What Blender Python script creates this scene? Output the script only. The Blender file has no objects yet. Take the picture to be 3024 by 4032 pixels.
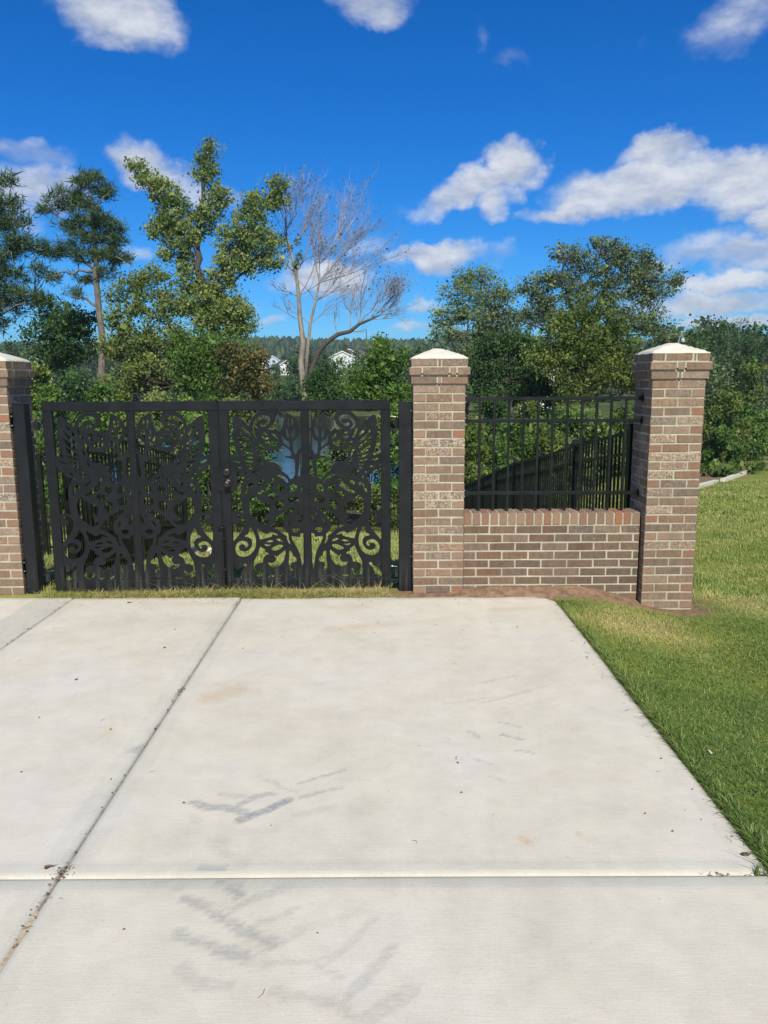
import bpy, math, random
import numpy as np
from mathutils import Vector, Matrix
random.seed(7); RNG = np.random.default_rng(11)
R = math.radians
SC = bpy.context.scene
COL = SC.collection
# ------------------------------------------------------------------ camera
PITCH, ROLL, HC = 9.7, 0.3, 1.65
F = 3028.0
cam_d = bpy.data.cameras.new('camera')
cam_d.sensor_fit = 'VERTICAL'; cam_d.sensor_height = 24.0
cam_d.lens = F / 4032 * 24.0
cam_d.clip_start = 0.05; cam_d.clip_end = 6000
cam = bpy.data.objects.new('camera', cam_d); COL.objects.link(cam)
CM = Matrix.Rotation(R(90 - PITCH), 4, 'X') @ Matrix.Rotation(R(-ROLL), 4, 'Z')
cam.matrix_world = Matrix.Translation((0, 0, HC)) @ CM
SC.camera = cam
_C3 = np.array(CM.to_3x3())
def P(px, py, D):
    """pixel of the 3024x4032 photograph -> world point at distance D along +Y"""
    d = _C3 @ np.array([(px - 1512) / F, -(py - 2016) / F, -1.0])
    t = D / d[1]
    return np.array([d[0] * t, D, HC + d[2] * t])
S_ = 3024 / 1659.0
def Q(x, y, D): return P(x * S_, y * S_, D)          # same, in a 1659 px wide copy
def DIR(px, py):
    d = _C3 @ np.array([(px - 1512) / F, -(py - 2016) / F, -1.0]); return d / np.linalg.norm(d)
# ------------------------------------------------------------------ light
SUN_EL, SUN_AZ = 43.0, 7.0          # azimuth: degrees to the right of straight behind the camera
sd = bpy.data.lights.new('sun', 'SUN'); sd.energy = 4.9; sd.angle = R(0.53); sd.color = (1.0, 0.95, 0.78)
sun = bpy.data.objects.new('sun', sd); COL.objects.link(sun)
to_sun = Vector((math.sin(R(SUN_AZ)) * math.cos(R(SUN_EL)), -math.cos(R(SUN_AZ)) * math.cos(R(SUN_EL)), math.sin(R(SUN_EL))))
sun.rotation_euler = to_sun.to_track_quat('Z', 'Y').to_euler()
SC.view_settings.view_transform = 'Standard'; SC.view_settings.look = 'None'
SC.view_settings.exposure = 0.18; SC.view_settings.gamma = 1.0; SC.view_settings.use_curve_mapping = False
W = bpy.data.worlds.new('World'); SC.world = W; W.use_nodes = True
NT = W.node_tree; NT.nodes.clear()
def wn(t, **k):
    n = NT.nodes.new(t)
    for a, b in k.items(): setattr(n, a, b)
    return n
def wl(a, b): NT.links.new(a, b)
def wmath(op, a, b=None, clamp=False):
    n = wn('ShaderNodeMath', operation=op); n.use_clamp = clamp
    for i, v in enumerate((a, b)):
        if v is None: continue
        if isinstance(v, (int, float)): n.inputs[i].default_value = v
        else: wl(v, n.inputs[i])
    return n.outputs[0]
def wvm(op, a, b=None):
    n = wn('ShaderNodeVectorMath', operation=op)
    for i, v in enumerate((a, b)):
        if v is None: continue
        if isinstance(v, (tuple, list)): n.inputs[i].default_value = v
        else: wl(v, n.inputs[i])
    return n
sky = wn('ShaderNodeTexSky', sky_type='NISHITA'); sky.sun_disc = False
sky.sun_elevation = R(SUN_EL); sky.sun_rotation = R(180 - SUN_AZ); sky.air_density = 1.0; sky.dust_density = 0.15; sky.ozone_density = 3.0
geo = wn('ShaderNodeNewGeometry')
vdir = wvm('SCALE', geo.outputs['Incoming']); vdir.inputs['Scale'].default_value = -1.0
tc = wn('ShaderNodeTexCoord'); DV = tc.outputs['Generated']
# phone-camera blue: deepen the sky's saturation
hs = wn('ShaderNodeHueSaturation'); hs.inputs['Saturation'].default_value = 1.38; hs.inputs['Value'].default_value = 1.0; hs.inputs['Hue'].default_value = 0.497
wl(sky.outputs[0], hs.inputs['Color'])
n1 = wn('ShaderNodeTexNoise'); n1.inputs['Scale'].default_value = 7.5; n1.inputs['Detail'].default_value = 9; n1.inputs['Roughness'].default_value = 0.6
mp = wn('ShaderNodeMapping'); mp.inputs['Scale'].default_value = (1, 1, 2.2); wl(DV, mp.inputs[0]); wl(mp.outputs[0], n1.inputs['Vector'])
n2 = wn('ShaderNodeTexNoise'); n2.inputs['Scale'].default_value = 26; n2.inputs['Detail'].default_value = 7; n2.inputs['Roughness'].default_value = 0.6
wl(mp.outputs[0], n2.inputs['Vector'])
nz = wmath('ADD', wmath('MULTIPLY', wmath('SUBTRACT', n1.outputs[0], 0.5), 3.7), wmath('MULTIPLY', wmath('SUBTRACT', n2.outputs[0], 0.5), 0.8))
# cumulus clouds: px, py, half width, half height, tilt (deg, up to the right), density
CLOUDS = [(470, 20, 260, 130, -10, 1.0), (400, 130, 110, 60, 0, .8), (1440, 10, 180, 100, 0, .95), (1880, 160, 45, 60, 0, .4), (2000, 250, 100, 50, 5, .42),
 (2930, 60, 230, 120, 25, .6), (2560, 170, 60, 30, 30, .3), (120, 740, 290, 105, 0, 1.0), (90, 590, 200, 60, -5, .6), (600, 660, 170, 90, -30, 1.0), (720, 730, 130, 70, -30, .8),
 (1850, 745, 270, 72, 16, 1.1), (2030, 665, 115, 105, 0, 1.15), (1960, 800, 100, 85, 0, 1.0), (2580, 735, 400, 100, 4, 1.15), (2590, 620, 170, 85, 0, 1.1), (2930, 730, 240, 110, 0, 1.15),
 (2290, 815, 230, 42, 12, .9), (1720, 1015, 200, 60, 0, 1.1), (1970, 1015, 100, 50, 0, .5), (1260, 1095, 210, 75, 0, 1.05), (1440, 950, 100, 50, 0, .5),
 (1668, 1212, 75, 26, 0, .85), (1075, 1252, 70, 20, 0, .7), (1660, 1300, 160, 30, 0, .8), (2730, 975, 190, 70, 15, .75), (2950, 990, 200, 80, 0, .9), (2900, 1100, 260, 50, 5, 1.05),
 (2790, 1195, 440, 56, 0, .95), (3010, 860, 80, 60, 0, .95), (2930, 1275, 330, 36, 0, .95), (2600, 1060, 120, 30, 10, .7), (550, 1005, 80, 36, 0, .6), (940, 1190, 130, 40, 0, .7), (930, 770, 75, 50, 0, .5), (60, 880, 160, 60, 0, .6), (1500, 1330, 300, 22, 0, .5)]
cmask = None; vsum = None
# bend the cloud outlines so that they billow instead of following the ellipses
wa = wn('ShaderNodeTexNoise'); wa.inputs['Scale'].default_value = 6.0; wa.inputs['Detail'].default_value = 3; wa.inputs['Roughness'].default_value = 0.55; wl(DV, wa.inputs['Vector'])
wb_ = wvm('SUBTRACT', wa.outputs['Color'], (0.5, 0.5, 0.5)); wc_ = wvm('MULTIPLY', wb_.outputs[0], (0.05, 0.05, 0.04))
wd_ = wn('ShaderNodeTexNoise'); wd_.inputs['Scale'].default_value = 24.0; wd_.inputs['Detail'].default_value = 5; wd_.inputs['Roughness'].default_value = 0.6; wl(DV, wd_.inputs['Vector'])
we_ = wvm('SUBTRACT', wd_.outputs['Color'], (0.5, 0.5, 0.5)); wf_ = wvm('MULTIPLY', we_.outputs[0], (0.055, 0.055, 0.05))
DW = wvm('ADD', wvm('ADD', DV, wc_.outputs[0]).outputs[0], wf_.outputs[0]).outputs[0]
upw = np.array([0, 0, 1.0])
for (cx, cy, ax, by, tilt, dens) in CLOUDS:
    c = DIR(cx, cy); t = np.cross(c, upw); t /= np.linalg.norm(t); n = np.cross(t, c)
    ct, st = math.cos(R(tilt)), math.sin(R(tilt))
    t2 = t * ct + n * st; nn = n * ct - t * st
    sc = np.linalg.norm(_C3 @ np.array([(cx - 1512) / F, -(cy - 2016) / F, -1.0])) * F
    u = wvm('DOT_PRODUCT', DW, tuple(t2 / (ax * 1.08 / sc))); v = wvm('DOT_PRODUCT', DW, tuple(nn / (by * 1.12 / sc)))
    f = wvm('DOT_PRODUCT', DV, tuple(c))
    r2 = wmath('ADD', wmath('POWER', wmath('ABSOLUTE', u.outputs['Value']), 2.0), wmath('POWER', wmath('ABSOLUTE', v.outputs['Value']), 2.0))
    m = wmath('MULTIPLY', wmath('SUBTRACT', 1.0, r2), wmath('GREATER_THAN', f.outputs['Value'], 0.0))
    m = wmath('ADD', wmath('MULTIPLY', m, dens), (dens - 1.0) * 0.42)
    if cmask is None: cmask = m; vsum = v.outputs['Value']
    else:
        g_ = wmath('GREATER_THAN', m, cmask); vsum = wmath('ADD', wmath('MULTIPLY', vsum, wmath('SUBTRACT', 1.0, g_)), wmath('MULTIPLY', v.outputs['Value'], g_)); cmask = wmath('MAXIMUM', cmask, m)
# the same kind of cloud field for the rest of the sky
sep = wn('ShaderNodeSeparateXYZ'); wl(DV, sep.inputs[0])
fwd = wvm('DOT_PRODUCT', DV, tuple(DIR(1512, 900)))
n3 = wn('ShaderNodeTexNoise'); n3.inputs['Scale'].default_value = 3.4; n3.inputs['Detail'].default_value = 2; wl(mp.outputs[0], n3.inputs['Vector'])
gen = wmath('MULTIPLY', wmath('SUBTRACT', n3.outputs[0], 0.58), 7.0)
gate_ = wn('ShaderNodeMapRange'); gate_.inputs['From Min'].default_value = 0.86; gate_.inputs['From Max'].default_value = 0.72; gate_.inputs['To Min'].default_value = -3; gate_.inputs['To Max'].default_value = 0
wl(fwd.outputs['Value'], gate_.inputs['Value'])
cmask = wmath('MAXIMUM', cmask, wmath('ADD', gen, gate_.outputs[0]))
cm2 = wmath('ADD', cmask, wmath('MULTIPLY', nz, 0.40))
dr = wn('ShaderNodeMapRange'); dr.interpolation_type = 'SMOOTHSTEP'
dr.inputs['From Min'].default_value = -0.12; dr.inputs['From Max'].default_value = 1.05; wl(cm2, dr.inputs['Value'])
thin = wmath('MULTIPLY', dr.outputs[0], 0.93)
# cloud tone: greyer where thick / underneath, white on the puffs that face the sun
n4 = wn('ShaderNodeTexNoise'); n4.inputs['Scale'].default_value = 7.5; n4.inputs['Detail'].default_value = 8; n4.inputs['Roughness'].default_value = 0.58
off = wvm('ADD', mp.outputs[0], (0, 0, 0.028)); wl(off.outputs[0], n4.inputs['Vector'])
rel = wmath('SUBTRACT', n1.outputs[0], n4.outputs[0])
tone = wn('ShaderNodeMapRange'); tone.inputs['From Min'].default_value = -0.09; tone.inputs['From Max'].default_value = 0.10; wl(wmath('ADD', wmath('MULTIPLY', rel, 0.8), wmath('MULTIPLY', vsum, 0.04)), tone.inputs['Value'])
cr = wn('ShaderNodeValToRGB'); cr.color_ramp.elements[0].color = (0.42, 0.47, 0.57, 1); cr.color_ramp.elements[1].color = (0.70, 0.725, 0.77, 1)
cr.color_ramp.elements[0].position = 0.1; cr.color_ramp.elements[1].position = 0.9
wl(tone.outputs[0], cr.inputs[0])
skb = wn('ShaderNodeVectorMath', operation='SCALE'); wl(hs.outputs[0], skb.inputs[0]); skb.inputs['Scale'].default_value = 0.105
sepz = wn('ShaderNodeSeparateXYZ'); wl(DV, sepz.inputs[0])
hz = wn('ShaderNodeMapRange'); hz.inputs['From Min'].default_value = 0.0; hz.inputs['From Max'].default_value = 0.42; hz.inputs['To Min'].default_value = 0.30; hz.inputs['To Max'].default_value = 0.0; wl(sepz.outputs[2], hz.inputs['Value'])
tcol = wn('ShaderNodeCombineXYZ'); wl(hz.outputs[0], tcol.inputs[0]); tcol.inputs[1].default_value = 0.63; tcol.inputs[2].default_value = 1.04
tint = wvm('MULTIPLY', skb.outputs[0], tcol.outputs[0])
mx = wn('ShaderNodeMix', data_type='RGBA'); wl(thin, mx.inputs['Factor']); wl(tint.outputs[0], mx.inputs['A']); wl(cr.outputs[0], mx.inputs['B'])
bg = wn('ShaderNodeBackground'); wl(mx.outputs['Result'], bg.inputs['Color']); bg.inputs['Strength'].default_value = 1.0
out = wn('ShaderNodeOutputWorld'); wl(bg.outputs[0], out.inputs[0])
try:
    W.cycles.sampling_method = 'MANUAL'; W.cycles.sample_map_resolution = 512
except Exception: pass

# ------------------------------------------------------------------ helpers
def tag(o, label=None, cat=None, group=None, kind=None):
    if label: o['label'] = label
    if cat: o['category'] = cat
    if group: o['group'] = group
    if kind: o['kind'] = kind
    return o
def link(name, me, parent=None, loc=None, rotz=None):
    o = bpy.data.objects.new(name, me); COL.objects.link(o)
    if parent is not None: o.parent = parent
    if loc is not None: o.location = tuple(loc)
    if rotz is not None: o.rotation_euler = (0, 0, rotz)
    return o
def empty(name, loc=(0, 0, 0), rotz=0):
    o = bpy.data.objects.new(name, None); COL.objects.link(o); o.location = tuple(loc); o.rotation_euler = (0, 0, rotz)
    o.empty_display_size = 0.1
    return o
def mesh_np(name, V, faces, mats, fm=None, smooth=False, tint=None, sizes=None):
    """V (n,3); faces: (m,k) array or list of tuples"""
    me = bpy.data.meshes.new(name)
    V = np.asarray(V, dtype=np.float32)
    if isinstance(faces, np.ndarray):
        m, k = faces.shape
        loops = faces.astype(np.int32).ravel(); starts = np.arange(m, dtype=np.int32) * k
        me.vertices.add(len(V)); me.vertices.foreach_set('co', V.ravel())
        me.loops.add(len(loops)); me.loops.foreach_set('vertex_index', loops)
        me.polygons.add(m); me.polygons.foreach_set('loop_start', starts)
        try: me.polygons.foreach_set('loop_total', np.full(m, k, dtype=np.int32))
        except Exception: pass
        me.update(calc_edges=True)
    else:
        me.from_pydata([tuple(map(float, v)) for v in V], [], faces); me.update()
    for mt in (mats if isinstance(mats, (list, tuple)) else [mats]): me.materials.append(mt)
    if fm is not None: me.polygons.foreach_set('material_index', np.asarray(fm, dtype=np.int32))
    if smooth: me.polygons.foreach_set('use_smooth', np.ones(len(me.polygons), dtype=bool))
    if tint is not None: add_attr(me, 'tint', tint)
    return me
def add_attr(me, name, vals):
    a = me.attributes.new(name, 'FLOAT', 'POINT'); a.data.foreach_set('value', np.asarray(vals, dtype=np.float32))
class MB:
    """collects simple solids into one mesh"""
    def __init__(s): s.v = []; s.f = []; s.m = []
    def add(s, vs, fs, m=0):
        b = len(s.v); s.v += [tuple(map(float, v)) for v in vs]; s.f += [tuple(i + b for i in f) for f in fs]; s.m += [m] * len(fs)
    def box(s, x0, x1, y0, y1, z0, z1, m=0, c=0.0):
        if c > 0:
            vs, fs = cbox(x1 - x0, y1 - y0, z1 - z0, c); o = np.array([(x0 + x1) / 2, (y0 + y1) / 2, (z0 + z1) / 2])
            s.add([np.array(v) + o for v in vs], fs, m)
        else:
            s.add([(x0, y0, z0), (x1, y0, z0), (x1, y1, z0), (x0, y1, z0), (x0, y0, z1), (x1, y0, z1), (x1, y1, z1), (x0, y1, z1)],
              [(0, 3, 2, 1), (4, 5, 6, 7), (0, 1, 5, 4), (1, 2, 6, 5), (2, 3, 7, 6), (3, 0, 4, 7)], m)
    def tube(s, pts, rad, n=6, m=0, cap=True):
        vs, fs = tube_vf(pts, rad, n, cap); s.add(vs, fs, m)
    def cyl(s, c, axis, r, h, n=16, m=0, r2=None):
        c = np.array(c, float); a = np.array(axis, float); s.tube([c, c + a * h], [r, r if r2 is None else r2], n, m)
    def lathe(s, c, axis, prof, n=20, m=0):
        c = np.array(c, float); a = np.array(axis, float)
        e = np.array([0, 0, 1.0]) if abs(a[2]) < .9 else np.array([1.0, 0, 0])
        u = np.cross(a, e); u /= np.linalg.norm(u); w = np.cross(a, u)
        vs = []; fs = []
        for (r, h) in prof:
            for i in range(n):
                t = 2 * math.pi * i / n; vs.append(c + a * h + (u * math.cos(t) + w * math.sin(t)) * r)
        for j in range(len(prof) - 1):
            for i in range(n):
                k = (i + 1) % n; fs.append((j * n + i, j * n + k, (j + 1) * n + k, (j + 1) * n + i))
        fs.append(tuple(range((len(prof) - 1) * n, len(prof) * n))); fs.append(tuple(range(n))[::-1])
        s.add(vs, fs, m)
    def mesh(s, name, mats, smooth=False): return mesh_np(name, s.v, s.f, mats, s.m, smooth)
    def build(s, name, mats, parent=None, smooth=False, loc=None, rotz=None):
        me = s.mesh(name, mats); 
        if smooth:
            me.polygons.foreach_set('use_smooth', np.ones(len(me.polygons), dtype=bool))
        return link(name, me, parent, loc, rotz)
def cbox(sx, sy, sz, c, seed=None, jit=0.0):
    """chamfered box: 44 triangles"""
    rg = random.Random(seed)
    hx, hy, hz = sx / 2, sy / 2, sz / 2
    vs = []; idx = {}
    for X in (-1, 1):
        for Y in (-1, 1):
            for Z in (-1, 1):
                jx, jy, jz = (rg.uniform(-jit, jit) for _ in range(3)) if seed is not None else (0, 0, 0)
                b = np.array([X * hx + jx, Y * hy + jy, Z * hz + jz])
                for ax in range(3):
                    d = np.array([-X * c, -Y * c, -Z * c], float); d[ax] = 0
                    idx[(X, Y, Z, ax)] = len(vs); vs.append(b + d)
    fs = []
    for ax in range(3):
        a, b = [i for i in range(3) if i != ax]
        for s in (-1, 1):
            q = []
            for (p, r) in ((-1, -1), (1, -1), (1, 1), (-1, 1)):
                k = [0, 0, 0]; k[ax] = s; k[a] = p; k[b] = r; q.append(idx[(*k, ax)])
            flip = (s < 0) ^ (ax == 1)
            fs.append(tuple(q[::-1]) if flip else tuple(q))
    for ax in range(3):
        a, b = [i for i in range(3) if i != ax]
        for p in (-1, 1):
            for r in (-1, 1):
                q = []
                for (s, w) in ((-1, a), (1, a), (1, b), (-1, b)):
                    k = [0, 0, 0]; k[ax] = s; k[a] = p; k[b] = r; q.append(idx[(*k, w)])
                fs.append(tuple(q))
    for X in (-1, 1):
        for Y in (-1, 1):
            for Z in (-1, 1): fs.append(tuple(idx[(X, Y, Z, i)] for i in range(3)))
    # consistent outward winding
    V = np.array(vs); out = []
    for f in fs:
        p = V[list(f)]; n = np.cross(p[1] - p[0], p[2] - p[0])
        out.append(f if n @ p.mean(0) > 0 else f[::-1])
    return vs, out
def tube_vf(pts, rad, n=6, cap=True):
    pts = np.asarray(pts, float); k = len(pts)
    if np.isscalar(rad): rad = [rad] * k
    T = np.gradient(pts, axis=0) if k > 2 else np.tile(pts[-1] - pts[0], (k, 1)); T /= (np.linalg.norm(T, axis=1, keepdims=True) + 1e-9)
    e = np.array([0, 0, 1.0]) if abs(T[0][2]) < .8 else np.array([1.0, 0, 0])
    u = np.cross(T[0], e); u /= np.linalg.norm(u)
    vs = []
    ang = np.arange(n) * 2 * math.pi / n
    for i in range(k):
        u = u - T[i] * (u @ T[i]); u /= np.linalg.norm(u) + 1e-9; w = np.cross(T[i], u)
        vs.append(pts[i] + rad[i] * (np.outer(np.cos(ang), u) + np.outer(np.sin(ang), w)))
    vs = np.concatenate(vs)
    fs = []
    for j in range(k - 1):
        for i in range(n):
            q = (i + 1) % n; fs.append((j * n + i, j * n + q, (j + 1) * n + q, (j + 1) * n + i))
    if cap:
        fs.append(tuple(range((k - 1) * n, k * n))); fs.append(tuple(range(n))[::-1])
    return vs, fs
# smooth value noise for geometry
def vnoise(x, y, seed=0):
    x = np.asarray(x, float); y = np.asarray(y, float)
    xi = np.floor(x).astype(np.int64); yi = np.floor(y).astype(np.int64); xf = x - xi; yf = y - yi
    def h(a, b):
        n = (a * 374761393 + b * 668265263 + seed * 1442695041) & 0xffffffff
        n = ((n ^ (n >> 13)) * 1274126177) & 0xffffffff
        return ((n ^ (n >> 16)) & 0xffff) / 65535.0
    u = xf * xf * (3 - 2 * xf); v = yf * yf * (3 - 2 * yf)
    return (h(xi, yi) * (1 - u) + h(xi + 1, yi) * u) * (1 - v) + (h(xi, yi + 1) * (1 - u) + h(xi + 1, yi + 1) * u) * v - 0.5
def sstep(a, b, x): t = np.clip((np.asarray(x, float) - a) / (b - a), 0, 1); return t * t * (3 - 2 * t)

# ------------------------------------------------------------------ materials
class Mat:
    def __init__(s, name, rough=0.8, spec=0.3):
        s.m = bpy.data.materials.new(name); s.m.use_nodes = True; s.t = s.m.node_tree; s.b = s.t.nodes['Principled BSDF']
        s.b.inputs['Roughness'].default_value = rough; s.b.inputs['Specular IOR Level'].default_value = spec
    def n(s, t, **k):
        x = s.t.nodes.new(t)
        for a, b in k.items(): setattr(x, a, b)
        return x
    def l(s, a, b): s.t.links.new(a, b)
    def co(s, kind='Object', scale=(1, 1, 1)):
        if kind == 'World': o = s.n('ShaderNodeNewGeometry').outputs['Position']
        else: o = s.n('ShaderNodeTexCoord').outputs[kind]
        m = s.n('ShaderNodeMapping'); m.inputs['Scale'].default_value = scale; s.l(o, m.inputs[0]); return m.outputs[0]
    def noise(s, vec, scale, detail=4, rough=0.55, dist=0):
        x = s.n('ShaderNodeTexNoise'); x.inputs['Scale'].default_value = scale; x.inputs['Detail'].default_value = detail
        x.inputs['Roughness'].default_value = rough; x.inputs['Distortion'].default_value = dist; s.l(vec, x.inputs['Vector']); return x.outputs[0]
    def ramp(s, fac, stops):
        x = s.n('ShaderNodeValToRGB'); cr = x.color_ramp
        while len(cr.elements) < len(stops): cr.elements.new(0.5)
        for e, (p, c) in zip(cr.elements, stops): e.position = p; e.color = (*c, 1) if len(c) == 3 else c
        s.l(fac, x.inputs[0]); return x.outputs[0]
    def mr(s, v, a, b, c=0., d=1., smooth=True):
        x = s.n('ShaderNodeMapRange'); x.interpolation_type = 'SMOOTHSTEP' if smooth else 'LINEAR'
        for k, q in (('From Min', a), ('From Max', b), ('To Min', c), ('To Max', d)): x.inputs[k].default_value = q
        s.l(v, x.inputs['Value']); return x.outputs[0]
    def mix(s, f, a, b, mode='MIX'):
        x = s.n('ShaderNodeMix', data_type='RGBA', blend_type=mode)
        for k, q in (('Factor', f), ('A', a), ('B', b)):
            if isinstance(q, (int, float)): x.inputs[k].default_value = q
            elif isinstance(q, tuple): x.inputs[k].default_value = (*q, 1)
            else: s.l(q, x.inputs[k])
        return x.outputs['Result']
    def ma(s, op, a, b=0.0, clamp=False):
        x = s.n('ShaderNodeMath', operation=op); x.use_clamp = clamp
        for i, q in enumerate((a, b)):
            if isinstance(q, (int, float)): x.inputs[i].default_value = q
            else: s.l(q, x.inputs[i])
        return x.outputs[0]
    def attr(s, name): x = s.n('ShaderNodeAttribute'); x.attribute_name = name; return x.outputs['Fac']
    def rnd(s): return s.n('ShaderNodeObjectInfo').outputs['Random']
    def bump(s, h, dist=0.002, strength=1.0):
        x = s.n('ShaderNodeBump'); x.inputs['Distance'].default_value = dist; x.inputs['Strength'].default_value = strength
        s.l(h, x.inputs['Height']); s.l(x.outputs[0], s.b.inputs['Normal']); return x
    def col(s, c):
        if isinstance(c, tuple): s.b.inputs['Base Color'].default_value = (*c, 1)
        else: s.l(c, s.b.inputs['Base Color'])
        return s
# concrete drive -----------------------------------------------------
def concrete(name, base=(0.635, 0.583, 0.490), dark=0.9, stains=True):
    M = Mat(name, 0.85, 0.25); v = M.co('World')
    a = M.noise(v, 0.9, 5, 0.6); c = M.ramp(a, [(0.28, tuple(x * 0.91 for x in base)), (0.5, base), (0.72, (base[0] * .99, base[1] * 1.02, base[2] * 1.12))])
    b = M.noise(v, 7, 6, 0.65); c = M.mix(0.55, c, M.ramp(b, [(0.25, (0.80, 0.80, 0.80)), (0.6, (1.0, 1.0, 1.0))]), 'MULTIPLY')
    v2 = M.co('World', (3, 40, 1)); br = M.noise(v2, 4, 4, 0.6)       # broom marks across the drive
    c = M.mix(0.30, c, M.ramp(br, [(0.3, (0.82, 0.82, 0.82)), (0.65, (1.03, 1.03, 1.03))]), 'MULTIPLY')
    fn = M.noise(v, 160, 3, 0.7); c = M.mix(0.45, c, M.ramp(fn, [(0.28, (0.66, 0.66, 0.67)), (0.48, (1, 1, 1))]), 'MULTIPLY')
    if stains:
        rust = M.mr(M.noise(M.co('World', (1, 1.7, 1)), 1.1, 5, 0.65), 0.60, 0.78, 0, 0.35)
        c = M.mix(rust, c, (0.56, 0.44, 0.30))
        g = M.attr('grey'); gn = M.mr(M.noise(M.co('World', (1, 2.2, 1)), 26, 6, 0.7), 0.30, 0.62, 0.30, 1.0)
        c = M.mix(M.ma('MULTIPLY', g, gn), c, (0.27, 0.275, 0.28))
        o = M.attr('rust'); c = M.mix(M.ma('MULTIPLY', o, gn), c, (0.50, 0.36, 0.21))
        pt = M.noise(v, 3.2, 6, 0.7); c = M.mix(0.5, c, M.ramp(pt, [(0.30, (0.86, 0.85, 0.83)), (0.55, (1.03, 1.03, 1.02))]), 'MULTIPLY')
        c = M.mix(M.mr(M.noise(v, 75, 2, .5), 0.70, 0.76, 0, .5), c, (0.74, 0.72, 0.68)); sp = M.noise(v, 45, 2, 0.5); c = M.mix(M.mr(sp, 0.74, 0.78, 0, 0.4), c, (0.25, 0.22, 0.19))
    if dark != 1: c = M.mix(1.0, c, (dark, dark, dark * 1.0), 'MULTIPLY')
    M.col(c)
    h = M.ma('ADD', M.ma('MULTIPLY', br, 0.9), M.ma('MULTIPLY', fn, 0.5)); M.bump(h, 0.0016, 0.5)
    return M.m
m_conc = concrete('concrete_broomed', dark=1); m_trowel = concrete('concrete_troweled', (0.605, 0.563, 0.48), 1.0); m_band = concrete('concrete_joint_band', (0.555, 0.53, 0.458), 1.0); m_lip = concrete('concrete_joint_lip', (0.57, 0.535, 0.445), 1, False)
# bricks -------------------------------------------------------------
def brick_face(wall=False):
    M = Mat('brick_face_wall' if wall else 'brick_face', 0.88, 0.25); r = M.rnd(); oi = M.n('ShaderNodeObjectInfo')
    vm = M.n('ShaderNodeVectorMath', operation='ADD'); M.l(M.n('ShaderNodeTexCoord').outputs['Object'], vm.inputs[0]); M.l(oi.outputs['Location'], vm.inputs[1]); v = vm.outputs[0]
    c = M.ramp(r, [(0.0, (0.184, 0.118, 0.082)), (0.25, (0.228, 0.156, 0.111)), (0.5, (0.165, 0.120, 0.091)), (0.72, (0.262, 0.185, 0.135)), (0.88, (0.228, 0.136, 0.087)), (1.0, (0.160, 0.136, 0.111))])
    st = M.n('ShaderNodeMapping'); st.inputs['Scale'].default_value = (1, 1, .35); M.l(v, st.inputs[0])
    a = M.noise(st.outputs[0], 38, 5, 0.62, 0.6)
    c = M.mix(0.8, c, M.ramp(a, [(0.3, (0.700, 0.700, 0.710)), (0.65, (1.18, 1.13, 1.1))]), 'MULTIPLY')
    r2 = M.n('ShaderNodeTexWhiteNoise', noise_dimensions='1D'); M.l(r, r2.inputs['W'])
    oz = M.n('ShaderNodeSeparateXYZ'); M.l(oi.outputs['Location'], oz.inputs[0])
    zz = M.mr(oz.outputs[2], 0.15, 0.6, 0.0, 1.0); zt = M.mr(oz.outputs[2], 1.25, 1.5, 1.0, 0.35)
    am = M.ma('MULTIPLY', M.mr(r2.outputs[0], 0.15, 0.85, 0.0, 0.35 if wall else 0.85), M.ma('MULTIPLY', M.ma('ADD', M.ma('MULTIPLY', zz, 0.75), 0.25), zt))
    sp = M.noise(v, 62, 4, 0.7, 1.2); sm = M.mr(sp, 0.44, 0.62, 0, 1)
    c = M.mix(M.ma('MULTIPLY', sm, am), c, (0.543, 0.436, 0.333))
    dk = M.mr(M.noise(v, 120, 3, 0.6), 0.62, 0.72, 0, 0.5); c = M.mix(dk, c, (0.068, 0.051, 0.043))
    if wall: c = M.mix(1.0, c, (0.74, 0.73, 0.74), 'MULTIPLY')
    M.col(c); M.bump(M.ma('ADD', a, sp), 0.0035, 0.85); return M.m
def brick_end():
    M = Mat('brick_end', 0.85, 0.25); r = M.rnd(); v = M.co('Object')
    c = M.ramp(r, [(0.0, (0.30, 0.135, 0.075)), (0.08, (0.25, 0.135, 0.088)), (0.4, (0.215, 0.142, 0.102)), (0.7, (0.245, 0.165, 0.118)), (1.0, (0.285, 0.185, 0.125))])
    a = M.noise(v, 50, 5, 0.6); c = M.mix(0.7, c, M.ramp(a, [(0.3, (0.750, 0.750, 0.750)), (0.7, (1.12, 1.1, 1.08))]), 'MULTIPLY')
    M.col(c); M.bump(a, 0.0015, 0.6); return M.m
m_brick, m_bend, m_brickw = brick_face(), brick_end(), brick_face(True)
def mortar():
    M = Mat('mortar', 0.95, 0.1); v = M.co('World'); a = M.noise(v, 5, 4, .6); b = M.noise(v, 120, 4, 0.65)
    c = M.ramp(a, [(0.3, (0.33, 0.295, 0.215)), (0.7, (0.52, 0.48, 0.365))]); c = M.mix(0.6, c, M.ramp(b, [(0.3, (0.72, 0.72, 0.72)), (0.6, (1.05, 1.05, 1.05))]), 'MULTIPLY')
    M.col(c); M.bump(b, 0.004, 0.8); return M.m
m_mortar = mortar()
def capm():
    M = Mat('cap_concrete', 0.85, 0.2); v = M.co('World'); a = M.noise(v, 8, 5, .6); f = M.noise(v, 130, 3, .6)
    c = M.ramp(a, [(0.3, (0.56, 0.52, 0.42)), (0.7, (0.70, 0.67, 0.58))]); c = M.mix(0.35, c, M.ramp(f, [(0.3, (.7, .7, .7)), (.6, (1, 1, 1))]), 'MULTIPLY')
    M.col(c); M.bump(f, 0.002, 0.5); return M.m
m_cap = capm()
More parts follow.
